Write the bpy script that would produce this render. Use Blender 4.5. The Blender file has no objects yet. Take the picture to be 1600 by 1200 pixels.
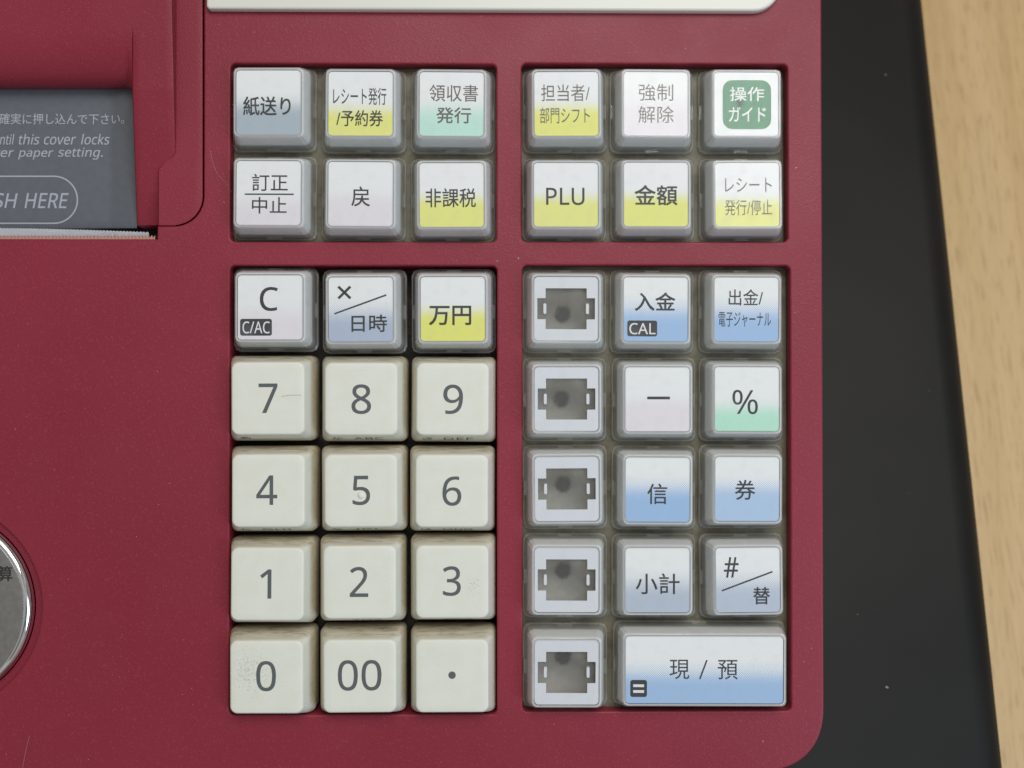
import bpy, bmesh, math, random
from mathutils import Vector, Matrix, Euler

sc = bpy.context.scene
COL = sc.collection
MM = 0.001
R = math.radians
random.seed(7)

# ------------------------------------------------------------------ camera, world, lights, exposure
TILT = R(15.0)                 # slope of the register's keyboard face
DRAWER_H = 0.090
FACE_H = DRAWER_H + 0.058
FACE = Matrix.Translation((0, 0, FACE_H)) @ Matrix.Rotation(TILT, 4, 'X')   # face frame -> world
D, FPX = 0.230, 1695.0         # lens height over the face, focal length in photo pixels
EPS = math.atan(20 / FPX)
CAM_ROT = Euler((EPS, -EPS, 0)).to_matrix()

cam_data = bpy.data.cameras.new('camera')
cam_data.sensor_width = 36.0
cam_data.lens = FPX * 36.0 / 1600.0
cam_data.clip_start = 0.01
cam_data.clip_end = 20.0
cam_data.dof.use_dof = True
cam_data.dof.focus_distance = 0.2275
cam_data.dof.aperture_fstop = 17.0
cam = bpy.data.objects.new('camera', cam_data)
COL.objects.link(cam)
cam.matrix_world = FACE @ Matrix.Translation((0, 0, D)) @ CAM_ROT.to_4x4()
sc.camera = cam

world = bpy.data.worlds.new('World')
sc.world = world
world.use_nodes = True
bg = world.node_tree.nodes['Background']
bg.inputs[1].default_value = 0.28
# unseen dim room: pale ceiling, darker floor, invented bright and dark blocks for reflections
wt = world.node_tree


def wn(kind, **kw):
    n = wt.nodes.new('ShaderNode' + kind)
    for k, v in kw.items():
        setattr(n, k, v)
    return n


wtc = wn('TexCoord')
wsep = wn('SeparateXYZ')
wt.links.new(wtc.outputs['Generated'], wsep.inputs[0])
wup = wn('MapRange', interpolation_type='SMOOTHSTEP')
wt.links.new(wsep.outputs[2], wup.inputs[0])
wup.inputs[1].default_value, wup.inputs[2].default_value = -0.2, 0.75
wmix = wn('Mix', data_type='RGBA')
wt.links.new(wup.outputs[0], wmix.inputs[0])
wmix.inputs[6].default_value = (0.50, 0.44, 0.37, 1)
wmix.inputs[7].default_value = (1.10, 1.08, 1.02, 1)
wvor = wn('TexVoronoi', feature='F1', distance='CHEBYCHEV')
wvor.inputs['Scale'].default_value = 3.2
wt.links.new(wtc.outputs['Generated'], wvor.inputs['Vector'])
wcol = wn('SeparateColor')
wt.links.new(wvor.outputs['Color'], wcol.inputs[0])
wvar = wn('MapRange')
wt.links.new(wcol.outputs[0], wvar.inputs[0])
wvar.inputs[3].default_value, wvar.inputs[4].default_value = 0.35, 1.75
wmul = wn('Mix', data_type='RGBA', blend_type='MULTIPLY')
wmul.inputs[0].default_value = 1.0
wt.links.new(wmix.outputs[2], wmul.inputs[6])
wt.links.new(wvar.outputs[0], wmul.inputs[7])
wt.links.new(wmul.outputs[2], bg.inputs[0])


def area(name, pos, target, sx, sy, power, color):
    ld = bpy.data.lights.new(name, 'AREA')
    ld.shape = 'RECTANGLE'
    ld.size, ld.size_y = sx, sy
    ld.energy = power
    ld.color = color
    o = bpy.data.objects.new(name, ld)
    COL.objects.link(o)
    p, t = FACE @ Vector(pos), FACE @ Vector(target)
    o.location = p
    o.rotation_euler = (t - p).to_track_quat('-Z', 'Y').to_euler()
    return o


area('window_light', (0.60, -0.30, 0.62), (0.01, -0.01, 0), 0.30, 0.42, 2.9, (0.58, 0.78, 1.0))
area('ceiling_light', (0.20, 0.50, 0.85), (0, 0, 0), 0.7, 0.45, 6.3, (1.0, 0.985, 0.94))

sc.cycles.use_denoising = True
sc.cycles.caustics_reflective = False
sc.cycles.caustics_refractive = False
sc.cycles.adaptive_threshold = 0.004
sc.view_settings.view_transform = 'Standard'
sc.view_settings.look = 'None'
sc.view_settings.exposure = -0.08
sc.view_settings.gamma = 1.0
sc.view_settings.use_curve_mapping = False


def P(px, py, z=0.0):
    """the point at height z (mm over the face) seen at a photo pixel; metres, face frame"""
    d = CAM_ROT @ Vector(((px - 800) / FPX, (600 - py) / FPX, -1))
    k = (z * MM - D) / d.z
    return Vector((d.x * k, d.y * k, z * MM))


# ------------------------------------------------------------------ helpers
def lin(c):
    return tuple(((v / 255) / 12.92 if v <= 10 else ((v / 255 + 0.055) / 1.055) ** 2.4) for v in c) + (1,)


def link(o, parent=None):
    COL.objects.link(o)
    if parent is not None:
        o.parent = parent
    return o


def obj(name, bm, mats, parent=None, smooth=False, loc=None, angle=None):
    bmesh.ops.recalc_face_normals(bm, faces=bm.faces)
    me = bpy.data.meshes.new(name)
    bm.to_mesh(me)
    bm.free()
    return mobj(name, me, mats, parent, smooth, loc, angle)


def mobj(name, me, mats, parent=None, smooth=False, loc=None, angle=None):
    me.name = name
    if not isinstance(mats, (list, tuple)):
        mats = [mats]
    if not me.materials:
        for m in mats:
            me.materials.append(m)
    if smooth:
        for p in me.polygons:
            p.use_smooth = True
        if angle:
            me.set_sharp_from_angle(angle=R(angle))
    o = bpy.data.objects.new(name, me)
    if loc is not None:
        o.location = loc
    return link(o, parent)


def tag(o, label, cat=None, group=None, kind=None):
    o['label'] = label
    if cat:
        o['category'] = cat
    if group:
        o['group'] = group
    if kind:
        o['kind'] = kind
    return o


def rrect(hx, hy, r, n=5):
    """rounded rectangle, counter-clockwise list of (x, y)"""
    pts = []
    for cx, cy, a0 in ((hx - r, hy - r, 0), (-hx + r, hy - r, 90), (-hx + r, -hy + r, 180), (hx - r, -hy + r, 270)):
        for i in range(n + 1):
            a = R(a0 + 90 * i / n)
            pts.append((cx + r * math.cos(a), cy + r * math.sin(a)))
    return pts


def loft(bm, rings, close_top=True, close_bottom=False, mat_top=0, n_corner=5):
    """rings: list of (z, hx, hy, r[, dx, dy]) in mm"""
    vr = []
    for ring in rings:
        z, hx, hy, r = ring[:4]
        dx, dy = ring[4:6] if len(ring) > 4 else (0, 0)
        vr.append([bm.verts.new(((x + dx) * MM, (y + dy) * MM, z * MM)) for x, y in rrect(hx, hy, r, n_corner)])
    for a, b in zip(vr, vr[1:]):
        n = len(a)
        for i in range(n):
            bm.faces.new((a[i], a[(i + 1) % n], b[(i + 1) % n], b[i]))
    if close_top:
        f = bm.faces.new(vr[-1])
        f.material_index = mat_top
    if close_bottom:
        bm.faces.new(vr[0][::-1])
    return vr


def box(bm, x0, x1, y0, y1, z0, z1, mat=0):
    v = [bm.verts.new((x * MM, y * MM, z * MM)) for x in (x0, x1) for y in (y0, y1) for z in (z0, z1)]
    for q in ((0, 1, 3, 2), (4, 6, 7, 5), (0, 4, 5, 1), (2, 3, 7, 6), (0, 2, 6, 4), (1, 5, 7, 3)):
        f = bm.faces.new([v[i] for i in q])
        f.material_index = mat


def curve_mesh(loops, extrude=0.0, bevel=0.0, res=3):
    """filled outline with holes -> mesh; loops hold (x, y) in metres, top face at z = extrude + bevel"""
    cu = bpy.data.curves.new('outline', 'CURVE')
    cu.dimensions = '2D'
    cu.fill_mode = 'BOTH'
    cu.extrude = extrude
    cu.bevel_depth = bevel
    cu.bevel_resolution = res
    cu.offset = -bevel
    for lp in loops:
        sp = cu.splines.new('POLY')
        sp.points.add(len(lp) - 1)
        for p, (x, y) in zip(sp.points, lp):
            p.co = (x, y, 0, 1)
        sp.use_cyclic_u = True
    o = bpy.data.objects.new('outline', cu)
    COL.objects.link(o)
    dg = bpy.context.evaluated_depsgraph_get()
    dg.update()
    me = bpy.data.meshes.new_from_object(o.evaluated_get(dg))
    bpy.data.objects.remove(o)
    bpy.data.curves.remove(cu)
    return me


def arc(cx, cy, r, a0, a1, n=10):
    return [(cx + r * math.cos(R(a0 + (a1 - a0) * i / n)), cy + r * math.sin(R(a0 + (a1 - a0) * i / n))) for i in range(n + 1)]


# ------------------------------------------------------------------ lettering
G = {
    '#': (518, '385,350 360,221 470,221 470,168 350,168 317,0 260,0 293,168 178,168 147,0 91,0 121,168 20,168 20,221 132,221 157,350 50,350 50,403 167,403 199,573 257,573 225,403 340,403 372,573 427,573 395,403 497,403 497,350;188,221 303,221 328,350 213,350'),
    '%': (666, '156,581 184,578 209,569 229,554 246,534 260,508 269,477 275,442 277,402 275,362 269,326 260,295 247,269 231,248 210,233 185,224 156,221 130,224 106,233 86,248 69,269 56,295 47,326 41,362 39,402 41,442 46,477 55,508 67,534 83,554 104,569 128,578;156,531 138,527 123,516 112,498 106,480 101,458 99,432 98,402 99,372 101,345 106,323 112,305 123,286 138,276 156,272 175,275 191,286 203,304 210,323 214,345 217,371 218,402 217,432 214,458 210,480 203,498 191,516 175,527;523,573 205,0 144,0 461,573;507,351 534,348 558,340 579,325 596,304 610,278 619,248 625,213 627,172 625,132 620,97 611,66 598,40 581,19 560,4 536,-5 507,-8 480,-5 457,4 437,19 420,40 407,66 397,97 392,132 390,172 391,213 397,248 406,278 418,304 434,325 454,340 478,348;507,301 488,297 473,286 462,269 456,251 452,229 449,202 448,172 449,142 452,116 456,93 462,75 473,57 488,46 507,43 526,46 541,57 553,75 560,93 565,115 568,142 569,172 568,202 565,229 560,251 553,269 541,286 526,297'),
    '.': (215, '58,43 59,61 64,75 72,85 82,92 94,96 107,97 120,96 132,92 142,85 151,75 156,61 157,43 156,26 151,12 142,2 132,-6 120,-10 107,-11 94,-10 82,-6 72,2 64,12 59,26'),
    '/': (298, '290,573 77,0 8,0 221,573'),
    '0': (458, '419,287 409,163 403,137 395,112 386,90 376,70 363,52 349,37 334,23 316,12 297,3 276,-3 253,-7 229,-8 198,-6 170,1 145,12 122,27 103,47 86,70 71,98 60,129 51,163 44,201 41,243 39,287 40,332 44,373 50,411 58,446 69,477 83,504 99,527 119,547 141,562 167,573 196,579 229,581 259,579 287,573 313,562 335,547 355,527 372,504 387,477 399,446 408,411 414,373 418,332;110,287 111,249 113,215 116,184 121,156 128,132 137,111 147,93 159,78 178,64 202,55 229,52 256,55 279,64 298,78 310,92 320,110 329,131 336,156 341,184 345,215 347,249 348,287 347,325 345,359 341,390 336,417 329,442 320,463 310,481 298,495 279,510 256,518 229,521 202,518 178,510 159,495 147,481 137,463 128,442 121,417 116,390 113,359 111,325'),
    '1': (458, '285,0 216,0 216,400 216,439 217,470 219,499 196,477 169,455 108,405 71,452 226,573 285,573'),
    '2': (458, '417,0 38,0 38,59 188,210 261,287 306,353 315,376 320,399 322,424 318,453 309,477 294,496 273,510 249,518 221,520 194,519 169,514 147,506 83,466 45,513 94,548 153,572 221,581 246,579 270,576 293,570 313,562 336,548 356,531 372,510 382,492 388,472 392,451 394,428 393,406 389,385 383,364 375,344 365,324 353,305 340,286 324,267 247,185 128,67 128,64 417,64'),
    '3': (458, '395,439 394,414 389,392 381,372 370,355 356,339 340,326 321,316 300,307 277,302 277,298 309,293 337,283 360,271 379,255 394,236 405,214 411,190 413,163 412,139 407,116 400,94 390,74 377,56 360,40 341,26 318,14 292,4 263,-3 230,-7 193,-8 110,-1 36,23 36,89 114,61 194,51 230,53 260,59 285,68 305,81 320,98 331,117 337,139 339,164 337,187 331,206 320,223 306,236 288,247 265,255 246,260 226,263 203,265 179,265 123,265 123,326 180,326 202,326 223,329 242,333 259,339 278,350 294,362 307,377 316,394 321,413 323,434 320,460 311,481 295,498 274,511 249,519 219,521 164,515 117,498 75,473 39,521 55,533 73,544 93,554 115,563 139,571 163,576 190,579 218,581 260,578 296,571 327,558 352,540 371,519 384,495 393,468'),
    '4': (458, '443,130 359,130 359,0 291,0 291,130 17,130 17,190 286,576 359,576 359,193 443,193;291,374 291,412 293,444 294,474 295,500 292,500 276,468 257,438 86,193 291,193'),
    '5': (458, '221,351 249,350 275,346 300,340 322,331 343,320 361,307 376,291 389,274 400,254 407,232 412,209 413,183 411,154 407,128 399,103 387,81 373,60 356,43 336,28 314,15 289,5 261,-2 231,-7 199,-8 116,0 51,23 51,90 121,62 200,52 227,54 252,58 274,65 293,76 310,89 323,106 333,126 339,149 341,176 339,202 332,225 321,245 306,262 287,275 262,284 232,290 197,292 146,288 99,280 64,302 86,573 373,573 373,508 146,508 132,342 169,348'),
    '6': (458, '44,245 51,342 75,433 84,454 95,474 107,492 121,510 137,525 155,539 174,551 196,562 220,570 246,576 275,579 306,581 344,579 377,573 377,513 344,520 308,523 281,522 257,518 235,512 216,504 193,491 173,474 158,454 145,431 134,407 127,380 115,291 119,291 150,326 194,350 255,358 279,357 302,353 323,347 342,338 360,327 375,313 389,297 400,279 409,258 416,236 420,211 421,184 420,156 415,129 408,104 399,82 386,61 372,44 355,28 336,15 314,5 291,-2 266,-7 239,-8 212,-6 187,-1 163,7 140,19 119,35 101,54 88,70 77,89 67,110 59,133 52,158 48,185 45,214;238,51 262,53 284,59 303,70 320,84 334,102 343,125 349,153 351,184 350,210 344,233 336,254 324,271 308,285 289,295 267,301 241,303 217,301 195,296 175,287 157,276 143,263 131,248 122,232 117,215 115,198 123,146 146,99 185,64 201,57 219,53'),
    '7': (458, '109,0 344,508 35,508 35,573 419,573 419,518 187,0'),
    '8': (458, '229,581 253,580 276,577 298,572 318,565 341,553 362,538 378,519 390,497 398,472 400,443 399,421 394,401 385,383 346,338 291,303 355,265 373,250 389,234 401,216 411,196 417,173 419,148 417,125 413,104 406,84 395,65 383,49 367,34 350,22 330,11 308,3 284,-3 258,-7 231,-8 201,-7 174,-3 149,2 126,10 106,21 89,33 74,47 61,63 52,81 45,101 41,122 39,146 41,171 47,194 56,214 68,232 82,249 99,264 158,299 107,336 71,383 64,401 59,422 58,444 60,472 68,497 80,518 97,537 117,552 141,565 161,572 182,577 205,580;108,145 112,119 121,96 138,76 155,64 176,55 200,50 229,48 257,50 281,55 302,64 319,76 336,96 346,120 350,148 348,166 343,182 335,197 293,235 229,265 217,270 157,237 121,197 114,182 110,164;228,524 200,521 176,514 155,502 139,486 130,466 127,441 128,422 133,406 141,391 179,357 232,330 282,357 317,392 325,406 329,423 330,441 327,466 318,486 302,502 282,514 257,521'),
    '9': (458, '417,328 410,231 387,139 377,118 366,99 354,80 340,63 324,47 306,33 286,21 265,11 241,3 214,-3 185,-7 154,-8 117,-6 82,0 82,60 115,53 152,50 179,51 204,54 226,60 245,68 268,82 287,99 303,118 313,135 322,153 329,172 334,192 346,281 341,281 310,247 266,223 204,214 181,215 158,219 138,226 118,235 101,246 85,260 72,275 61,294 52,314 45,336 41,361 40,387 42,416 46,443 53,468 63,491 76,511 90,529 107,544 127,557 148,568 171,575 196,579 223,581 250,579 275,574 299,565 322,553 342,537 361,518 373,501 384,483 394,462 402,439 409,415 413,388 416,359;223,521 199,519 178,513 159,503 142,488 128,470 118,447 112,420 110,388 112,362 117,339 125,318 137,301 152,287 171,277 193,271 220,269 244,271 266,276 286,285 304,296 318,310 330,325 339,341 344,358 346,374 338,426 315,474 277,508 260,516 242,520'),
    'A': (512, '437,0 368,177 141,177 73,0 0,0 224,575 289,575 512,0;282,415 274,438 263,473 255,500 247,468 238,438 230,415 165,241 346,241'),
    'B': (521, '241,573 292,571 336,565 373,555 404,541 428,522 445,497 455,467 459,431 457,409 453,389 446,371 437,354 424,340 409,328 392,317 372,309 350,304 350,300 415,279 433,267 448,253 461,236 470,215 476,191 478,163 476,138 472,115 464,93 454,74 441,57 425,42 406,29 385,19 362,11 337,5 309,1 279,0 78,0 78,573;256,329 290,330 318,335 340,342 357,352 372,371 381,394 384,423 380,451 369,474 351,490 332,499 308,506 279,510 245,511 150,511 150,329;150,269 150,61 265,61 301,63 330,68 354,78 371,91 384,107 394,125 399,145 401,168 399,188 395,205 388,221 377,235 362,247 344,256 327,262 307,266 285,268 260,269'),
    'C': (506, '323,517 301,516 280,513 260,508 241,502 217,490 196,474 178,456 166,440 155,423 146,404 139,383 133,361 129,337 126,312 125,286 126,252 131,220 138,191 147,164 160,139 175,117 192,99 213,83 236,71 262,62 291,57 322,55 394,62 460,78 460,15 393,-2 312,-8 270,-6 232,1 197,12 166,28 139,48 115,72 95,99 78,131 65,165 56,203 51,244 49,287 50,319 53,349 59,378 67,406 77,432 89,456 103,478 120,499 138,517 159,534 181,548 206,559 233,569 261,575 292,579 324,581 409,572 482,547 453,486 394,508'),
    'D': (585, '536,292 534,246 528,203 516,165 501,131 481,100 457,74 430,51 399,33 364,18 325,8 283,2 237,0 78,0 78,573 254,573 296,571 335,565 371,555 404,540 434,523 460,501 483,475 502,446 517,413 528,377 534,336;460,289 459,326 454,359 446,388 435,415 421,437 404,457 384,474 361,487 336,498 308,505 277,509 244,511 150,511 150,62 228,62 282,65 329,76 369,94 402,119 428,151 446,190 457,236'),
    'E': (446, '398,0 78,0 78,573 398,573 398,509 150,509 150,330 383,330 383,268 150,268 150,63 398,63'),
    'F': (416, '150,0 78,0 78,573 398,573 398,509 150,509 150,306 383,306 383,243 150,243'),
    'G': (583, '326,302 524,302 524,22 431,-1 323,-8 280,-6 241,1 205,12 173,28 145,47 120,71 98,98 81,130 67,164 57,202 51,243 49,286 51,330 58,370 69,407 84,442 104,473 127,500 154,524 186,544 220,560 259,571 300,578 346,581 437,572 516,547 489,484 421,508 342,517 309,515 278,510 250,501 225,489 202,474 181,455 164,434 150,409 139,382 131,353 126,321 124,286 126,253 130,222 137,193 146,166 159,141 175,119 194,100 216,84 241,71 270,62 303,56 340,55 404,59 452,68 452,238 326,238'),
    'H': (594, '516,0 443,0 443,267 150,267 150,0 78,0 78,573 150,573 150,330 443,330 443,573 516,573'),
    'I': (272, '239,0 32,0 32,42 99,57 99,515 32,531 32,573 239,573 239,531 172,515 172,57 239,42'),
    'J': (219, '-3,-152 -37,-150 -63,-142 -63,-81 -35,-87 -5,-89 33,-81 45,-74 54,-65 63,-53 69,-38 73,-19 74,3 74,573 146,573 146,9 145,-18 141,-42 136,-63 128,-82 114,-104 96,-122 75,-135 58,-143 39,-148 19,-151'),
    'K': (496, '496,0 411,0 209,273 150,222 150,0 78,0 78,573 150,573 150,290 199,345 249,399 403,573 488,573 261,323'),
    'L': (420, '78,0 78,573 150,573 150,64 400,64 400,0'),
    'M': (727, '330,0 142,502 139,502 142,461 144,407 144,347 144,0 78,0 78,573 184,573 361,103 364,103 544,573 650,573 650,0 578,0 578,352 579,408 581,460 584,501 581,501 390,0'),
    'N': (609, '532,0 447,0 141,476 138,476 141,432 143,378 144,320 144,0 78,0 78,573 161,573 467,99 470,99 468,137 466,193 464,249 464,573 532,573'),
    'O': (626, '577,287 576,255 573,224 568,194 561,166 551,140 540,116 526,94 510,73 493,54 473,38 451,24 428,13 402,4 375,-3 345,-7 314,-8 281,-7 251,-3 222,4 196,13 173,25 151,39 131,55 114,73 98,94 85,116 74,141 65,167 58,195 53,224 50,255 49,288 51,331 56,370 65,408 78,442 94,473 114,500 138,524 166,545 197,561 232,572 271,579 314,581 356,579 393,572 428,561 459,545 486,525 510,501 530,473 547,442 560,408 570,370 576,330;125,287 126,252 130,220 136,190 145,163 157,138 171,117 188,98 207,83 230,70 255,62 283,56 314,55 345,56 373,62 398,70 420,83 439,98 456,117 470,138 481,163 490,190 496,220 500,252 501,287 498,338 490,384 476,423 456,457 431,484 398,503 360,514 314,518 283,516 255,511 230,502 207,490 188,475 171,457 157,435 145,411 136,384 130,354 126,322'),
    'P': (485, '229,573 282,570 326,562 363,548 393,528 415,504 431,475 441,442 444,404 433,336 423,316 411,296 395,278 380,266 364,255 345,246 324,238 301,231 275,227 247,224 216,223 150,223 150,0 78,0 78,573;223,511 150,511 150,285 208,285 234,285 258,288 279,291 298,296 320,306 338,318 352,334 362,352 368,375 370,401 367,427 361,449 350,468 334,484 314,495 289,504 258,509'),
    'R': (498, '236,573 270,571 301,568 329,562 353,555 375,544 393,532 409,517 422,500 432,481 439,460 443,436 444,410 442,381 437,356 427,334 415,315 401,298 385,285 330,257 487,0 403,0 264,237 150,237 150,0 78,0 78,573;232,510 150,510 150,298 236,298 268,299 296,304 319,313 338,325 352,341 362,359 368,381 370,407 368,430 363,450 355,467 343,480 328,491 310,500 287,505 261,509'),
    'S': (440, '403,153 401,128 396,106 389,85 378,66 364,49 348,35 328,22 307,11 283,3 257,-3 228,-7 198,-8 137,-5 83,4 41,19 41,88 113,65 201,55 228,56 252,60 273,66 290,74 305,85 316,98 324,113 329,129 330,147 329,164 325,180 318,194 308,207 295,218 277,230 196,265 131,294 85,330 57,375 48,435 50,457 54,477 61,496 71,513 84,528 99,542 116,553 136,563 157,571 180,576 205,579 231,581 318,572 389,549 366,487 302,508 229,517 207,516 187,513 169,507 155,499 142,489 133,478 126,464 122,450 121,434 122,416 126,400 133,386 143,373 156,362 172,351 246,318 332,279 353,264 371,247 385,228 395,206 401,181'),
    'T': (446, '259,0 187,0 187,509 8,509 8,573 437,573 437,509 259,509'),
    'U': (586, '513,202 512,173 507,146 500,120 489,95 476,72 459,52 439,35 416,20 389,8 360,-1 327,-6 290,-8 240,-4 196,7 159,25 128,50 104,82 86,118 76,158 72,204 72,573 144,573 144,201 147,168 154,139 165,114 182,93 203,76 228,64 259,57 294,55 319,56 342,59 361,65 379,73 399,88 415,105 427,126 435,149 440,174 442,202 442,573 513,573'),
    'V': (481, '481,573 277,0 204,0 0,573 75,573 204,205 220,160 231,119 241,80 250,119 262,161 277,207 405,573'),
    'W': (745, '735,573 583,0 510,0 399,375 389,410 380,443 373,471 370,488 367,471 361,443 352,409 342,373 234,0 161,0 10,573 85,573 174,223 183,186 190,151 196,118 201,87 206,119 213,154 222,191 232,227 333,573 407,573 512,225 523,187 532,151 538,117 544,87 550,129 560,175 572,224 660,573'),
    'X': (470, '467,0 385,0 233,249 79,0 3,0 193,298 15,573 95,573 236,348 377,573 453,573 276,300'),
    'Y': (454, '227,291 376,573 454,573 263,222 263,0 191,0 191,219 0,573 79,573'),
    'Z': (458, '427,0 30,0 30,55 332,508 40,508 40,573 419,573 419,518 118,64 427,64'),
    'a': (450, '231,437 268,435 299,428 326,418 347,403 364,383 376,358 383,328 385,293 385,0 334,0 320,61 317,61 279,22 234,-1 172,-8 148,-7 124,-2 103,6 84,16 68,30 55,48 45,68 39,92 37,119 40,150 50,176 65,199 87,219 116,234 152,245 194,253 243,257 316,259 316,285 313,317 306,342 293,359 275,371 253,378 227,380 163,370 106,347 84,400 151,426;252,208 215,205 184,200 159,192 141,182 124,165 113,144 110,119 112,97 120,79 132,66 148,56 167,51 188,49 215,51 238,56 260,66 279,79 295,96 306,117 313,142 315,172 315,210'),
    'c': (385, '241,-8 213,-7 187,-2 162,5 139,15 118,28 99,45 83,65 69,87 58,114 50,143 46,176 44,213 46,250 51,284 59,315 71,342 85,365 102,385 121,401 142,415 166,425 191,432 217,436 245,438 309,431 358,415 337,356 292,370 244,376 217,374 193,368 172,358 155,343 141,325 131,303 125,284 120,263 118,239 117,213 118,189 120,166 125,145 131,126 141,104 155,86 172,71 191,61 214,55 240,53 302,60 351,78 351,15 304,-2'),
    'e': (452, '234,438 261,436 286,432 308,424 329,414 348,401 364,385 378,367 390,346 399,323 406,299 410,272 411,244 411,201 117,201 120,167 127,137 139,111 154,90 174,74 197,62 224,55 254,52 327,60 392,82 392,20 327,-1 251,-8 221,-6 194,-2 167,6 143,17 121,31 101,48 85,68 70,91 59,117 51,146 46,177 44,212 46,246 50,277 57,306 68,333 81,357 96,378 114,395 134,411 157,423 181,431 207,436;233,380 209,378 188,372 170,362 154,348 140,330 130,309 123,285 119,257 338,257 336,281 333,302 326,322 318,338 306,353 292,364 276,373 256,378'),
    'f': (276, '266,375 158,375 158,0 87,0 87,375 12,375 12,408 87,432 87,457 88,483 92,507 97,528 104,547 116,568 132,585 152,597 174,606 199,612 227,613 274,609 310,599 292,544 262,552 228,556 206,553 189,545 175,532 166,513 160,489 158,458 158,430 266,430'),
    'g': (493, '221,438 248,436 273,431 297,422 319,409 338,393 355,373 359,373 369,430 425,430 425,-7 424,-36 420,-63 413,-88 404,-109 392,-129 378,-146 361,-160 341,-172 318,-181 293,-187 264,-191 233,-192 147,-186 78,-165 78,-100 149,-125 237,-134 263,-132 286,-126 306,-116 324,-101 337,-84 347,-63 353,-39 355,-13 355,4 356,32 358,57 354,57 338,37 320,21 299,8 275,-1 250,-6 221,-8 182,-4 147,7 117,25 91,51 70,83 56,121 47,164 44,214 47,263 56,306 70,344 91,377 117,404 147,423 181,434;230,379 207,376 187,370 169,359 153,344 140,326 130,303 125,284 120,262 118,239 117,213 119,176 124,143 134,115 146,92 163,73 182,60 205,52 232,50 288,58 303,65 315,74 326,85 349,131 356,197 356,214 355,242 353,267 349,289 343,309 332,331 319,348 302,362 281,371 257,377'),
    'h': (495, '139,431 138,399 135,370 140,370 174,407 221,429 273,437 298,436 321,433 342,428 360,421 382,408 399,391 413,370 421,351 426,330 430,306 431,280 431,0 361,0 361,275 359,299 355,321 348,338 338,353 319,367 295,376 265,379 235,377 210,370 189,360 173,347 160,329 150,308 145,289 142,269 139,246 139,222 139,0 68,0 68,609 139,609'),
    'i': (207, '139,430 139,0 68,0 68,430;104,591 133,580 140,572 144,560 145,546 144,532 140,521 133,512 104,501 93,502 83,506 75,512 68,521 64,532 63,546 64,560 68,572 75,580 83,586 93,590'),
    'k': (428, '138,291 137,257 135,221 138,221 152,240 172,264 189,285 326,430 409,430 235,246 421,0 336,0 187,200 138,158 138,0 68,0 68,609 138,609'),
    'l': (207, '139,0 68,0 68,609 139,609'),
    'n': (495, '275,438 311,436 343,429 369,417 391,401 409,379 421,352 428,319 431,280 431,0 361,0 361,275 359,299 355,321 348,338 338,353 319,367 295,376 265,379 232,376 204,368 182,356 166,338 154,316 146,289 140,258 139,223 139,0 68,0 68,430 125,430 136,371 140,371 175,409 222,431'),
    'o': (485, '442,216 441,190 438,165 434,142 428,121 420,101 411,82 400,66 388,51 369,33 348,18 324,7 305,0 285,-4 264,-7 241,-8 214,-6 188,-1 163,7 140,18 119,33 100,51 88,66 77,82 67,101 59,121 52,142 48,165 45,190 44,216 46,250 50,282 58,310 68,336 81,360 97,380 116,397 137,412 161,423 186,431 214,436 244,438 272,436 299,431 324,423 347,412 368,397 387,380 403,360 417,336 428,310 436,282 440,250;117,216 118,191 120,169 125,147 130,128 141,105 155,86 172,71 192,59 216,53 243,51 270,53 294,59 314,71 331,86 345,105 356,128 361,147 366,169 368,191 369,216 368,240 365,263 361,284 355,303 345,325 331,344 314,359 294,370 270,376 242,379 212,376 185,368 164,354 147,335 134,311 124,284 119,252'),
    'p': (493, '273,438 310,434 344,424 374,407 401,383 422,351 437,313 446,268 449,216 448,181 444,148 437,119 427,93 415,69 401,49 384,31 365,17 345,6 322,-2 298,-6 272,-8 213,1 170,24 139,55 134,55 137,20 139,-16 139,-192 68,-192 68,430 126,430 136,371 139,371 170,405 213,429;260,379 233,377 210,371 190,362 174,349 161,333 152,313 146,295 142,275 140,254 139,229 139,216 139,190 142,167 145,145 150,126 159,103 172,85 188,70 208,59 233,53 261,51 286,53 308,60 326,72 341,88 354,108 364,131 369,150 373,171 375,193 376,217 374,252 369,283 360,310 348,334 331,354 311,367 288,376'),
    'r': (331, '269,438 295,437 319,433 310,368 287,372 264,374 217,363 176,334 149,289 139,229 139,0 68,0 68,430 126,430 134,351 137,351 170,395 214,426 231,433 249,437'),
    's': (384, '348,119 346,92 339,69 327,49 311,32 292,18 268,6 248,0 226,-4 202,-7 176,-8 99,-1 42,19 42,83 104,60 178,49 211,51 236,57 256,66 269,79 277,94 280,112 271,141 239,167 174,196 103,228 84,239 69,252 57,266 48,283 43,302 41,324 44,350 52,372 66,392 85,408 109,421 137,430 168,436 202,438 275,430 339,409 315,353 258,372 197,380 171,379 149,374 131,366 118,356 111,343 108,328 119,298 154,274 219,246 289,215 306,203 321,191 333,176 341,159 346,140'),
    't': (289, '212,50 245,53 272,59 272,5 240,-4 200,-8 178,-7 157,-3 138,4 120,13 104,27 91,44 84,60 78,79 75,100 74,125 74,375 13,375 13,409 75,437 103,528 144,528 144,430 269,430 269,375 144,375 144,127 146,103 153,83 163,69 177,58 193,52'),
    'u': (495, '427,430 427,0 370,0 359,57 356,57 321,20 273,-1 220,-8 195,-7 173,-4 152,1 134,8 112,21 95,38 81,59 73,78 68,99 64,122 63,148 63,430 135,430 135,153 136,129 141,108 148,91 158,76 176,62 200,53 230,51 260,53 285,59 306,69 323,82 336,100 345,121 350,140 354,160 356,182 357,206 357,430'),
    'v': (407, '163,0 0,430 75,430 167,176 180,137 193,96 201,63 204,63 214,96 227,138 241,176 332,430 407,430 244,0'),
    ' ': (209, ''),
}
_cache = {}


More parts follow.
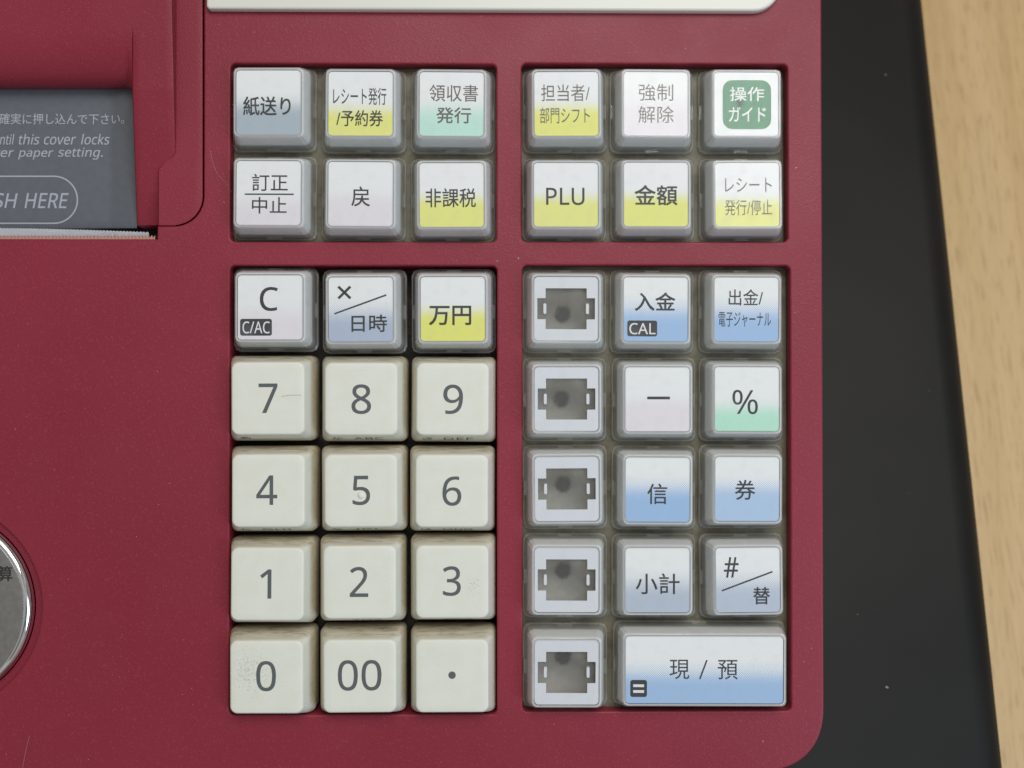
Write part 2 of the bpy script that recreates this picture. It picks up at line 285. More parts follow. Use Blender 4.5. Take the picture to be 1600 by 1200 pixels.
def glyphs(text, latin=True, weight=0.0, shear=0.0):
    """flat lettering as (verts, faces), about one unit high"""
    key = (text, latin, shear)
    if key in _cache:
        return _cache[key]
    dg = None
    if latin:
        loops, x = [], 0
        for ch in text:
            adv, enc = G[ch]
            for sp in enc.split(';') if enc else ():
                lp = []
                for q in sp.split(' '):
                    a, b = q.split(',')
                    lp.append(((x + int(a)) / 1000 + shear * int(b) / 1000, int(b) / 1000))
                loops.append(lp)
            x += adv
        cu = bpy.data.curves.new('lettering', 'CURVE')
        cu.dimensions = '2D'
        cu.fill_mode = 'BOTH'
        for lp in loops:
            sp = cu.splines.new('POLY')
            sp.points.add(len(lp) - 1)
            for p, (a, b) in zip(sp.points, lp):
                p.co = (a, b, 0, 1)
            sp.use_cyclic_u = True
    else:
        cu = bpy.data.curves.new('lettering', 'FONT')
        cu.body = text
        cu.resolution_u = 4
    o = bpy.data.objects.new('lettering', cu)
    COL.objects.link(o)
    dg = bpy.context.evaluated_depsgraph_get()
    dg.update()
    me = bpy.data.meshes.new_from_object(o.evaluated_get(dg))
    vs = [(v.co.x, v.co.y) for v in me.vertices]
    fs = [tuple(p.vertices) for p in me.polygons]
    bpy.data.objects.remove(o)
    bpy.data.curves.remove(cu)
    bpy.data.meshes.remove(me)
    _cache[key] = (vs, fs)
    return vs, fs


def put_text(bm, text, bx, z, origin, latin=True, weight=0.0, shear=0.0, mat=0, zfun=None):
    """fit lettering into the photo box bx = (x0, y0, x1, y1), lying at height z (mm)"""
    vs, fs = glyphs(text, latin, weight, shear)
    a, b = P(bx[0], bx[3], z) - origin, P(bx[2], bx[1], z) - origin
    x0, x1 = min(v[0] for v in vs), max(v[0] for v in vs)
    y0, y1 = min(v[1] for v in vs), max(v[1] for v in vs)
    sx, sy = (b.x - a.x) / (x1 - x0), (b.y - a.y) / max(y1 - y0, 1e-9)
    w = weight * min(sx, sy)
    strikes = [(0, 0)] if w <= 0 else [(w, w), (w, -w), (-w, -w), (-w, w)]
    a, b = a + Vector((max(w, 0), max(w, 0), 0)), b - Vector((max(w, 0), max(w, 0), 0))
    for i, (ox, oy) in enumerate(strikes):      # a bolder face is inked several times, each pass a hair higher
        _strike(bm, vs, fs, a, b, x0, x1, y0, y1, Vector((ox, oy, i * 1.5e-6)), mat, zfun)


def _strike(bm, vs, fs, a, b, x0, x1, y0, y1, shift, mat, zfun):
    nv = []
    for x, y in vs:
        q = shift + Vector((a.x + (x - x0) / (x1 - x0) * (b.x - a.x), a.y + (y - y0) / max(y1 - y0, 1e-9) * (b.y - a.y), a.z))
        if zfun:
            q.z += zfun(q.x)
        nv.append(bm.verts.new(q))
    for f in fs:
        try:
            fc = bm.faces.new([nv[i] for i in f])
            fc.material_index = mat
        except ValueError:
            pass


def put_line(bm, p, q, w, z, origin, mat=0):
    """a printed rule from pixel p to pixel q, w pixels thick"""
    a, b = P(*p, z) - origin, P(*q, z) - origin
    n = Vector((-(b - a).y, (b - a).x, 0)).normalized() * (w * D / FPX / 2)
    f = bm.faces.new([bm.verts.new(v) for v in (a - n, b - n, b + n, a + n)])
    f.material_index = mat


def put_rrect(bm, bx, rpx, z, origin, mat=0):
    a, b = P(bx[0], bx[3], z) - origin, P(bx[2], bx[1], z) - origin
    c, h = (a + b) / 2, (b - a) / 2
    f = bm.faces.new([bm.verts.new((c.x + x, c.y + y, c.z)) for x, y in rrect(h.x, h.y, rpx * D / FPX)])
    f.material_index = mat


# ------------------------------------------------------------------ materials
class NT:
    def __init__(self, name):
        self.m = bpy.data.materials.new(name)
        self.m.use_nodes = True
        self.t = self.m.node_tree
        self.b = self.t.nodes['Principled BSDF']
        self.out = self.t.nodes['Material Output']

    def n(self, kind, **kw):
        nd = self.t.nodes.new('ShaderNode' + kind)
        for k, v in kw.items():
            if k.startswith('i_'):
                nd.inputs[k[2:].replace('_', ' ')].default_value = v
            else:
                setattr(nd, k, v)
        return nd

    def l(self, a, b):
        self.t.links.new(a, b)

    def math(self, op, a, b=None, c=None, clamp=False):
        nd = self.n('Math', operation=op)
        nd.use_clamp = clamp
        for i, v in enumerate((a, b, c)):
            if v is None:
                continue
            if isinstance(v, (int, float)):
                nd.inputs[i].default_value = v
            else:
                self.l(v, nd.inputs[i])
        return nd.outputs[0]

    def ramp(self, v, a, b, lo=0.0, hi=1.0):
        nd = self.n('MapRange', interpolation_type='SMOOTHSTEP')
        self.l(v, nd.inputs[0])
        for i, q in enumerate((a, b, lo, hi)):
            nd.inputs[i + 1].default_value = q
        return nd.outputs[0]

    def mix(self, f, a, b, blend='MIX'):
        nd = self.n('Mix', data_type='RGBA', blend_type=blend)
        for s, v in ((0, f), (6, a), (7, b)):
            if isinstance(v, (int, float)):
                nd.inputs[s].default_value = v
            elif isinstance(v, tuple):
                nd.inputs[s].default_value = v
            else:
                self.l(v, nd.inputs[s])
        return nd.outputs[2]

    def coord(self, scale=(1, 1, 1), loc=(0, 0, 0)):
        tc = self.n('TexCoord')
        mp = self.n('Mapping')
        mp.inputs['Scale'].default_value = scale
        mp.inputs['Location'].default_value = loc
        self.l(tc.outputs['Object'], mp.inputs['Vector'])
        return mp.outputs[0]

    def xyz(self):
        s = self.n('SeparateXYZ')
        self.l(self.coord((1000, 1000, 1000)), s.inputs[0])
        return s.outputs

    def noise(self, scale, detail=3.0, vec=None, rough=0.5):
        nd = self.n('TexNoise')
        nd.inputs['Scale'].default_value = scale
        nd.inputs['Detail'].default_value = detail
        nd.inputs['Roughness'].default_value = rough
        self.l(vec if vec is not None else self.coord(), nd.inputs['Vector'])
        return nd.outputs[0]

    def bump(self, h, dist, strength=1.0):
        nd = self.n('Bump')
        nd.inputs['Distance'].default_value = dist
        nd.inputs['Strength'].default_value = strength
        self.l(h, nd.inputs['Height'])
        self.l(nd.outputs[0], self.b.inputs['Normal'])
        return nd

    def set(self, color=None, rough=None, spec=None, metal=None, coat=None):
        for k, v in (('Base Color', color), ('Roughness', rough), ('Specular IOR Level', spec), ('Metallic', metal), ('Coat Weight', coat)):
            if v is None:
                continue
            if isinstance(v, (int, float, tuple)):
                self.b.inputs[k].default_value = v
            else:
                self.l(v, self.b.inputs[k])
        return self.m


def plain(name, color, rough=0.5, spec=0.5, metal=0.0, coat=0.0, grain=0.0):
    t = NT(name)
    if grain:
        n = t.noise(700, 4)
        f = t.ramp(n, 0.3, 0.7)
        c2 = tuple(v * (1 - grain) for v in color[:3]) + (1,)
        return t.set(t.mix(f, color, c2), rough, spec, metal, coat)
    return t.set(color, rough, spec, metal, coat)


def red_plastic():
    t = NT('red_textured_plastic')
    big = t.noise(18, 3)
    fine = t.noise(2500, 3, rough=0.6)
    c = t.mix(t.ramp(big, 0.3, 0.7), (0.230, 0.019, 0.037, 1), (0.258, 0.023, 0.044, 1))
    c = t.mix(t.ramp(fine, 0.55, 0.75, 0, 0.40), c, (0.40, 0.085, 0.10, 1))
    # scattered pale scuffs
    vo = t.n('TexVoronoi', feature='F1')
    vo.inputs['Scale'].default_value = 95
    t.l(t.coord(), vo.inputs['Vector'])
    s = t.n('SeparateColor')
    t.l(vo.outputs['Color'], s.inputs[0])
    rad = t.math('MULTIPLY', t.math('SUBTRACT', s.outputs[0], 0.62, clamp=True), 0.055)
    speck = t.math('LESS_THAN', vo.outputs['Distance'], rad)
    c = t.mix(t.math('MULTIPLY', speck, 0.3), c, (0.50, 0.24, 0.22, 1))
    t.bump(fine, 0.00010, 0.6)
    return t.set(c, t.ramp(t.noise(60, 4), 0.3, 0.7, 0.40, 0.50), 0.36)


def key_plastic(name, speck=None, amount=0.25):
    """cream key plastic with grime, shade and warm bounce painted into its walls, and specks on its top"""
    t = NT(name)
    o = t.xyz()
    rnd = t.n('ObjectInfo').outputs['Random']
    off = t.math('MULTIPLY', rnd, 40.0)
    cv = t.n('CombineXYZ')
    t.l(t.math('ADD', o[0], off), cv.inputs[0])
    t.l(t.math('ADD', o[1], off), cv.inputs[1])
    t.l(o[2], cv.inputs[2])
    v = cv.outputs[0]
    mp = t.n('Mapping')
    mp.inputs['Scale'].default_value = (0.22, 0.9, 0.9)
    t.l(v, mp.inputs['Vector'])
    streak = t.noise(1.0, 5, mp.outputs[0], 0.65)
    c = t.mix(t.ramp(t.noise(0.25, 2, v), 0.3, 0.7), (0.755, 0.755, 0.675, 1), (0.735, 0.73, 0.64, 1))
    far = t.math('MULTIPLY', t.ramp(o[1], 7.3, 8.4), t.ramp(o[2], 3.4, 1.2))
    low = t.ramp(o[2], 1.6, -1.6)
    c = t.mix(t.math('MULTIPLY', low, t.ramp(streak, 0.25, 0.75, 0.3, 0.8)), c, (0.44, 0.34, 0.19, 1))  # brown lower walls: grime and shade between keys put into the colour
    film_bounce = t.math('MULTIPLY', t.ramp(o[1], 7.35, 7.9), t.ramp(o[2], 3.9, 3.2))  # far wall beige: dirt with warm bounce light put into the colour
    flank = t.math('MULTIPLY', t.ramp(o[0], 8.0, 8.9), t.ramp(o[2], 2.2, -0.5))  # right wall brown: neighbouring key's shadow painted in along with dirt
    c = t.mix(t.math('MULTIPLY', t.math('MAXIMUM', film_bounce, flank), t.ramp(streak, 0.2, 0.8, 0.30, 0.62)), c, (0.52, 0.45, 0.32, 1))
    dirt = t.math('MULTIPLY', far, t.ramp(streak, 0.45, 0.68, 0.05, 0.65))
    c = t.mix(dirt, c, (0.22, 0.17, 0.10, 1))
    # specks
    sp = t.noise(3.6, 2, v, 0.7)
    if speck:
        dx = t.math('DIVIDE', t.math('SUBTRACT', o[0], speck[0]), speck[2])
        dy = t.math('DIVIDE', t.math('SUBTRACT', o[1], speck[1]), speck[3])
        rr = t.math('SQRT', t.math('ADD', t.math('MULTIPLY', dx, dx), t.math('MULTIPLY', dy, dy)))
        mask = t.ramp(rr, 1.0, 0.1, 0, 1)
        th = t.math('SUBTRACT', 0.72, t.math('MULTIPLY', mask, 0.19))
        f = t.math('MULTIPLY', t.math('SUBTRACT', sp, th), 14.0, clamp=True)
    else:
        patch = t.ramp(t.noise(0.35, 2, v), 0.52, 0.72)
        f = t.math('MULTIPLY', t.math('MULTIPLY', t.ramp(sp, 0.66, 0.74), patch), amount * 2, clamp=True)
    c = t.mix(t.math('MULTIPLY', f, 0.42), c, (0.24, 0.24, 0.21, 1))
    t.bump(t.noise(2.2, 3, v, 0.6), 0.00009, 0.35)
    return t.set(c, 0.48, 0.45)


def clear_side():
    """milky see-through plastic of the key covers"""
    t = NT('milky_clear_plastic')
    o = t.xyz()
    rnd = t.n('ObjectInfo').outputs['Random']
    v = t.n('CombineXYZ')
    for i in range(3):
        t.l(t.math('ADD', o[i], t.math('MULTIPLY', rnd, 30.0)), v.inputs[i])
    grime = t.noise(0.45, 4, v.outputs[0], 0.6)
    low = t.ramp(o[2], 1.0, -2.5)
    c = t.mix(t.math('MULTIPLY', low, t.ramp(grime, 0.35, 0.7, 0.2, 0.9)), (0.86, 0.87, 0.88, 1), (0.62, 0.59, 0.50, 1))
    t.set(c, 0.10, 0.8)
    t.b.inputs['Coat Weight'].default_value = 0.6
    t.b.inputs['Coat Roughness'].default_value = 0.06
    tr = t.n('BsdfTransparent')
    tr.inputs[0].default_value = (0.93, 0.93, 0.90, 1)
    tl = t.n('BsdfTranslucent')
    tl.inputs[0].default_value = (0.90, 0.90, 0.89, 1)
    m0 = t.n('MixShader')
    m0.inputs[0].default_value = 0.30
    t.l(t.b.outputs[0], m0.inputs[1])
    t.l(tl.outputs[0], m0.inputs[2])
    mx = t.n('MixShader')
    mx.inputs[0].default_value = 0.40
    t.l(tr.outputs[0], mx.inputs[1])
    t.l(m0.outputs[0], mx.inputs[2])
    t.l(mx.outputs[0], t.out.inputs[0])
    return t.m


def clear_top():
    t = NT('clear_window_plastic')
    gl = t.n('BsdfGlossy')
    gl.inputs['Roughness'].default_value = 0.16
    tr = t.n('BsdfTransparent')
    lw = t.n('LayerWeight')
    fr = t.math('ADD', 0.04, t.math('MULTIPLY', t.math('POWER', lw.outputs['Facing'], 5.0), 0.9))
    haze = t.n('BsdfDiffuse')
    haze.inputs[0].default_value = (0.75, 0.75, 0.72, 1)
    smear = t.ramp(t.noise(330, 4), 0.45, 0.75, 0.0, 0.06)
    m1 = t.n('MixShader')
    t.l(smear, m1.inputs[0])
    t.l(tr.outputs[0], m1.inputs[1])
    t.l(haze.outputs[0], m1.inputs[2])
    m2 = t.n('MixShader')
    t.l(fr, m2.inputs[0])
    t.l(m1.outputs[0], m2.inputs[1])
    t.l(gl.outputs[0], m2.inputs[2])
    t.l(m2.outputs[0], t.out.inputs[0])
    return t.m


def smoky_window():
    t = NT('smoky_inner_window')
    t.set(t.mix(t.ramp(t.noise(160, 3), 0.3, 0.7), (0.60, 0.59, 0.55, 1), (0.64, 0.63, 0.585, 1)), 0.35)
    tr = t.n('BsdfTransparent')
    mx = t.n('MixShader')
    mx.inputs[0].default_value = 0.13
    t.l(tr.outputs[0], mx.inputs[1])
    t.l(t.b.outputs[0], mx.inputs[2])
    t.l(mx.outputs[0], t.out.inputs[0])
    return t.m


def see_through(name, color, rough, solid):
    t = NT(name)
    t.set(color, rough, 0.6, 0.0, 0.4)
    tr = t.n('BsdfTransparent')
    mx = t.n('MixShader')
    mx.inputs[0].default_value = solid
    t.l(tr.outputs[0], mx.inputs[1])
    t.l(t.b.outputs[0], mx.inputs[2])
    t.l(mx.outputs[0], t.out.inputs[0])
    return t.m


_bands = {}


def band_card(color, y0, y1):
    """white card whose printed colour fades in by halftone dots from y0 to y1 (fractions from the top)"""
    k = (color, y0, y1)
    if k in _bands:
        return _bands[k]
    t = NT('halftone_card')
    o = t.xyz()
    frac = t.math('DIVIDE', t.math('SUBTRACT', 6.67, o[1]), 13.34)
    p = 0.47
    u = t.math('DIVIDE', t.math('ADD', o[0], o[1]), p)
    v = t.math('DIVIDE', t.math('SUBTRACT', o[0], o[1]), p)
    fu = t.math('SUBTRACT', t.math('FRACT', t.math('ADD', u, 50.0)), 0.5)
    fv = t.math('SUBTRACT', t.math('FRACT', t.math('ADD', v, 50.0)), 0.5)
    d = t.math('SQRT', t.math('ADD', t.math('MULTIPLY', fu, fu), t.math('MULTIPLY', fv, fv)))
    gt = t.math('DIVIDE', t.math('SUBTRACT', frac, y0), y1 - y0, clamp=True)
    rad = t.math('MULTIPLY', t.math('POWER', gt, 0.85), 0.78)
    f = t.math('MULTIPLY', t.math('SUBTRACT', rad, d), 7.0, clamp=True)
    f = t.math('MULTIPLY', f, t.math('GREATER_THAN', gt, 0.001))
    w = lin((222, 222, 222))[0]
    col = tuple(min(0.80, 0.16 + 0.84 * q / w * 0.80) for q in lin(color)[:3]) + (1,)
    c = t.mix(f, (0.85, 0.86, 0.86, 1), col)
    t.set(c, 0.5, 0.3)
    _bands[k] = t.m
    return t.m


def wood():
    t = NT('oak_veneer')
    c1 = t.noise(1.0, 4, t.coord((260, 9, 60)), 0.6)
    c2 = t.noise(1.0, 3, t.coord((1100, 75, 200)), 0.6)
    c3 = t.noise(1.0, 2, t.coord((45, 3, 10)), 0.5)
    c = t.mix(t.ramp(c1, 0.3, 0.7), (0.65, 0.445, 0.215, 1), (0.565, 0.375, 0.175, 1))
    c = t.mix(t.ramp(c3, 0.35, 0.65, 0, 0.6), c, (0.68, 0.475, 0.26, 1))
    c = t.mix(t.ramp(c2, 0.53, 0.66, 0, 0.75), c, (0.44, 0.275, 0.125, 1))
    return t.set(c, 0.45, 0.4)


def black_plastic():
    t = NT('black_matt_enamel')
    c = t.mix(t.ramp(t.noise(25, 4), 0.35, 0.7), (0.0080, 0.0075, 0.0072, 1), (0.0110, 0.0102, 0.0095, 1))
    t.bump(t.noise(900, 2), 0.00006, 0.25)
    return t.set(c, t.ramp(t.noise(14, 3), 0.3, 0.7, 0.46, 0.54), 0.2)


def membrane():
    t = NT('olive_membrane')
    c = t.mix(t.ramp(t.noise(120, 5, rough=0.7), 0.4, 0.65), (0.205, 0.195, 0.142, 1), (0.115, 0.10, 0.062, 1))
    return t.set(c, 0.45)


def dark_floor():
    t = NT('dusty_black_floor')
    c = t.mix(t.ramp(t.noise(300, 6, rough=0.75), 0.5, 0.72), (0.010, 0.009, 0.008, 1), (0.10, 0.078, 0.045, 1))
    return t.set(c, 0.6)


def stem_spot():
    t = NT('dark_stem')
    o = t.xyz()
    r = t.math('SQRT', t.math('ADD', t.math('MULTIPLY', o[0], o[0]), t.math('MULTIPLY', o[1], o[1])))
    wob = t.noise(900, 3)
    t.set((0.012, 0.012, 0.015, 1), 0.6)
    tr = t.n('BsdfTransparent')
    mx = t.n('MixShader')
    t.l(t.ramp(t.math('ADD', r, t.math('MULTIPLY', t.math('SUBTRACT', wob, 0.5), 1.0)), 1.0, 2.2, 1, 0), mx.inputs[0])
    t.l(tr.outputs[0], mx.inputs[1])
    t.l(t.b.outputs[0], mx.inputs[2])
    t.l(mx.outputs[0], t.out.inputs[0])
    return t.m


RED = red_plastic()
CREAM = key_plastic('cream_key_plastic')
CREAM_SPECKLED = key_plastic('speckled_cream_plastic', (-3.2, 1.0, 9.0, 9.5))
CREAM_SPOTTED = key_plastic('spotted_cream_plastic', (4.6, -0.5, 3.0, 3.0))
SIDE, TOP, SMOKY = clear_side(), clear_top(), smoky_window()
RIM = see_through('polished_clear_rim', (0.86, 0.87, 0.88, 1), 0.10, 0.42)
HOLDER = plain('milky_insert_holder', (0.76, 0.765, 0.77, 1), 0.4, 0.4, grain=0.08)
BOARD = plain('pale_switch_board', (0.70, 0.69, 0.63, 1), 0.6, grain=0.10)
INK = plain('grey_ink', lin((60, 62, 64)), 0.5, 0.3)
INK_KEY = plain('moulded_grey_lettering', lin((92, 97, 99)), 0.5, 0.3)
INK_FADED = plain('faded_ink', lin((106, 99, 94)), 0.5, 0.3)
INK_BADGE = plain('badge_ink', lin((62, 64, 68)), 0.5, 0.3)
PAPERWHITE = plain('printed_white', (0.78, 0.78, 0.77, 1), 0.5, 0.3)
GREEN = plain('green_print', lin((44, 134, 92)), 0.45, 0.3, grain=0.12)
SMUDGE = plain('dark_green_wear', (0.01, 0.055, 0.03, 1), 0.6, 0.2)
FRAMEWHITE = plain('white_insert_plastic', (0.70, 0.72, 0.76, 1), 0.4)
WOOD, BLACK, MEMBRANE, FLOOR = wood(), black_plastic(), membrane(), dark_floor()
GREYCOVER = plain('grey_cover_plastic', lin((100, 104, 111)), 0.38, 0.5, grain=0.08)
COVERINK = plain('pale_cover_print', lin((168, 172, 182)), 0.45)
CREAMBEZEL = plain('cream_bezel_plastic', (0.70, 0.69, 0.62, 1), 0.3)
CHROME = plain('chrome', (0.80, 0.81, 0.84, 1), 0.07, 0.5, 1.0)
BRUSHED = plain('brushed_silver', (0.48, 0.47, 0.455, 1), 0.36, 0.5, 1.0, grain=0.15)
BLACKINK = plain('black_ink', (0.02, 0.02, 0.022, 1), 0.5)
PAPER = plain('thermal_paper', (0.80, 0.82, 0.88, 1), 0.7, 0.2)
TEETH = plain('lit_red_teeth', (0.45, 0.24, 0.19, 1), 0.35)  # paler than the body: highlights on red teeth put into the colour
DUST = plain('pale_lint', (0.50, 0.36, 0.33, 1), 0.9, 0.1)
SPOT = stem_spot()

# ------------------------------------------------------------------ the desk and the drawer
bm = bmesh.new()
loft(bm, [(-30, 600, 420, 20), (-1.5, 600, 420, 20), (-0.4, 599.5, 419.5, 20), (0, 598.5, 418.5, 20)], True, True)
desk = obj('desk', bm, WOOD, smooth=True, angle=30, loc=(0.15, 0.1, 0))
tag(desk, 'pale oak veneer desk top with fine vertical grain under the black drawer', 'desk')


def on_plane(px, py, h):
    o = FACE @ Vector((0, 0, D))
    d = FACE.to_3x3() @ (CAM_ROT @ Vector(((px - 800) / FPX, (600 - py) / FPX, -1)))
    k = (h - o.z) / d.z
    return o + d * k


ea, eb = on_plane(1443, 0, DRAWER_H - 0.0055), on_plane(1570, 1200, DRAWER_H - 0.0055)
DRAWER_TURN = math.atan2((ea - eb).x, (ea - eb).y)
edge = (ea + eb) / 2
print('drawer edge', ea, eb, math.degrees(DRAWER_TURN))
bm = bmesh.new()
fil = 9.0
rings = [(0.5, 200, 215, 12)]
for i in range(9):
    a = R(90 * i / 8)
    rings.append((90 - fil + fil * math.sin(a), 200 - fil + fil * math.cos(a), 215 - fil + fil * math.cos(a), 12))
loft(bm, rings, True, True)
drawer = obj('cash_box', bm, BLACK, smooth=True, angle=40)
drawer.rotation_euler = (0, 0, -DRAWER_TURN)
drawer.location = Vector((edge.x, edge.y, 0)) - Matrix.Rotation(-DRAWER_TURN, 3, 'Z') @ Vector((0.200, -0.02, 0))
tag(drawer, 'matt black cash drawer with a rounded edge under the red register', 'cash drawer')

# ------------------------------------------------------------------ the cash register
reg = bpy.data.objects.new('cash_register', None)
COL.objects.link(reg)
reg.empty_display_size = 0.02
reg.matrix_world = FACE
tag(reg, 'red plastic cash register with rows of white and clear covered keys', 'cash register')


def pl(pts):
    return [P(x, y).to_2d()[:] for x, y in pts]


rx = (P(1281, 0).x + P(1289.5, 1000).x) / 2
print('right edge', P(1281, 0).x, P(1289.5, 1000).x)
by = P(1100, 1206).y
k = FPX / D


def hole(x0, y0, x1, y1, rpx):
    a, b = P(x0, y1), P(x1, y0)
    c, h = (a + b) / 2, (b - a) / 2
    return [(c.x + x, c.y + y) for x, y in rrect(h.x, h.y, rpx * D / FPX, 6)][::-1]


rr_ = 13.5 * MM
# squarish (superelliptic) front corner
corner = []
for i in range(17):
    a = R(-90 + 90 * i / 16)
    ca, sa = abs(math.cos(a)) ** 0.88, -abs(math.sin(a)) ** 0.88
    corner.append((rx - rr_ + rr_ * ca, by + rr_ + rr_ * sa))
outer = ([(-0.150, by)] + corner + [(rx, 0.115)]
         + pl([(319.5, 0)])[:1] and
         [(-0.150, by)] + corner + [(rx, 0.115), (P(318.6, 0).x, 0.115)]
         + pl([(318.6, 0), (318.4, 307)]) + pl([(272 + 46.1 * math.cos(R(a)), 307 + 46.1 * math.sin(R(a))) for a in range(9, 90, 9)])
         + pl([(272, 353.4), (246, 353.4), (245.5, 373.5)]) + [(-0.150, P(0, 373.5).y)])
dial_c = P(-98, 949)
dial_r = 148 * D / FPX
loops = [outer,
         hole(359.5, 100.5, 775.5, 377.5, 8), hole(815, 100.5, 1230.5, 377.5, 8),
         hole(357.5, 415.5, 776.5, 1117.5, 8), hole(816.5, 415, 1234.5, 1112, 8),
         arc(dial_c.x, dial_c.y, dial_r + 1.8 * MM, 360, 7.5, 47)]
BEV = 0.38
me = curve_mesh(loops, (10 - 2 * BEV) / 2 * MM, BEV * MM, 4)
mobj('faceplate', me, RED, reg, True, (0, 0, -5 * MM), 35)

# lower body down to the drawer: a slab whose bottom follows the drawer top
bm = bmesh.new()
INV = FACE.inverted()
ring_t, ring_b = [], []
hw = (rx + 0.150) / 2
for x, y in rrect(hw - 1.2 * MM, (0.115 - by) / 2 - 1.2 * MM, 12 * MM, 6):
    px_, py_ = x + (rx - 0.150) / 2, y + (0.115 + by) / 2
    ring_t.append(bm.verts.new((px_, py_, -10.2 * MM)))
    q = FACE @ Vector((px_, py_, 0))
    lo = INV @ Vector((q.x, q.y, DRAWER_H + 0.0004))
    ring_b.append(bm.verts.new(lo))
n_ = len(ring_t)
for i in range(n_):
    bm.faces.new((ring_b[i], ring_b[(i + 1) % n_], ring_t[(i + 1) % n_], ring_t[i]))
bm.faces.new(ring_t)
bm.faces.new(ring_b[::-1])
obj('lower_body', bm, RED, reg, True, angle=30)

# floors of the key wells: a soft membrane close under the clear keys, a deep dark floor under the number keys
BLANK = [((819, 422.5, 946.8, 552), (831.5, 431.5, 935.6, 532), 'the 入金 key'), ((819, 559.7, 946.8, 687), (833.2, 573, 935, 675.5), 'the minus key'),
         ((818, 696.5, 946.7, 826), (835, 713, 937.5, 814), 'the 信 key'), ((818, 833, 946.7, 964), (834, 855, 937.5, 958.7), 'the 小計 key'),
         ((818, 971, 948, 1107), (834, 998, 936.5, 1103.5), 'the double width key')]


def mid(b):
    return ((b[0] + b[2]) / 2, (b[1] + b[3]) / 2)


def place(base, card):
    b = P(base[0], base[1], -2.5)
    c = P(card[0], card[1], ZC)
    return Vector(((b.x + c.x) / 2, (b.y + c.y) / 2, 0)), c


ZC = 3.80                      # height of the printed card inside a clear key
ZT = 4.02                      # height of printing on a cream key
for (x0, y0, x1, y1, m, z, pits) in ((356, 97, 779, 381, MEMBRANE, -3.6, 0), (812, 97, 1234, 381, MEMBRANE, -3.6, 0), (813, 411, 1238, 1115, MEMBRANE, -3.6, 1), (353, 411, 780, 1119, FLOOR, -8.8, 0)):
    a, b = P(x0, y1), P(x1, y0)
    lps = [[(a.x, a.y), (b.x, a.y), (b.x, b.y), (a.x, b.y)]]
    if pits:
        for bs, cd, _ in BLANK:
            o_ = place(mid(bs), mid(cd))[0]
            lps.append([(o_.x + x, o_.y + y) for x, y in rrect(7.6 * MM, 7.6 * MM, 1 * MM)][::-1])
    me = curve_mesh(lps, 0.3 * MM)
    mobj('key_well_floor', me, m, reg, False, (0, 0, (z - 0.3) * MM))
    if pits:
        bm = bmesh.new()
        box(bm, a.x / MM, P(955, y0).x / MM, a.y / MM, b.y / MM, -9.9, -9.3)
        obj('switch_board', bm, BOARD, reg)

# ---- printer housing in the upper left corner


def smooth(a, b, t):
    t = max(0.0, min(1.0, (t - a) / (b - a)))
    return t * t * (3 - 2 * t)


def pillar_z(y):
    pts = [(-120, 5.6), (0, 4.4), (140, 2.9), (200, 1.5), (245, 0.15), (300, -1.5), (352, -3.6)]
    for (ya, za), (yb, zb) in zip(pts, pts[1:]):
        if y <= yb:
            return za + (zb - za) * (y - ya) / (yb - ya)
    return pts[-1][1]


def ridge_x(y):
    if y < 236:
        return 268 + 5.5 * max(y, -120) / 236
    return 273.5 - 26.5 * smooth(236, 268, y)


def right_x(y):
    return 316.8 if y < 307 else 272 + 44.8 * math.sqrt(max(0, 1 - ((y - 307) / 44.8) ** 2))


def quad_grid(bm, rows):
    vs = [[bm.verts.new(p) for p in row] for row in rows]
    for a, b in zip(vs, vs[1:]):
        for i in range(len(a) - 1):
            bm.faces.new((a[i], b[i], b[i + 1], a[i + 1]))
    return vs


bm = bmesh.new()
rows = []
ys = [-120, -60] + list(range(0, 352, 3)) + [351.7]
for y in ys:
    zb = pillar_z(y)
    xl = 206.5 if y < 140 else 206.5 + (y - 140) * 7.5 / 212
    xr, xe = ridge_x(y), right_x(y)
    w = 1.2 + 7.0 * max(0, 1 - max(y, 0) / 240.0)
    w = min(w, xe - xr - 2)
    e = smooth(40, 75, y)
    row = [P(xl, y, -9.5), P(xl, y, zb - 0.5 * e), P(xl + 1.2, y, zb - 0.12 * e), P(xl + 3, y, zb)]
    for i in range(1, 7):
        row.append(P(xl + 3 + (xr - xl - 5.5) * i / 6, y, zb))
    row += [P(xr, y, zb - 0.08 * (1 if zb > 0.3 else 0)), P(xr + w * 0.4, y, zb * 0.62), P(xr + w * 0.8, y, zb * 0.15), P(xr + w, y, 0)]
    for i in range(1, 6):
        row.append(P(xr + w + (xe - 2.5 - xr - w) * i / 5, y, 0))
    row += [P(xe - 0.9, y, -0.04), P(xe, y, -0.22), P(xe, y, -9.5)]
    rows.append(row)
last = rows[-1]
rows[-1] = [Vector((p.x, p.y, p.z)) for p in last]
rows.append([Vector((p.x, p.y - 0.0002, min(p.z - 0.0004, p.z))) for p in last])
rows.append([Vector((p.x, p.y - 0.0002, -9.6 * MM)) for p in last])
quad_grid(bm, rows)
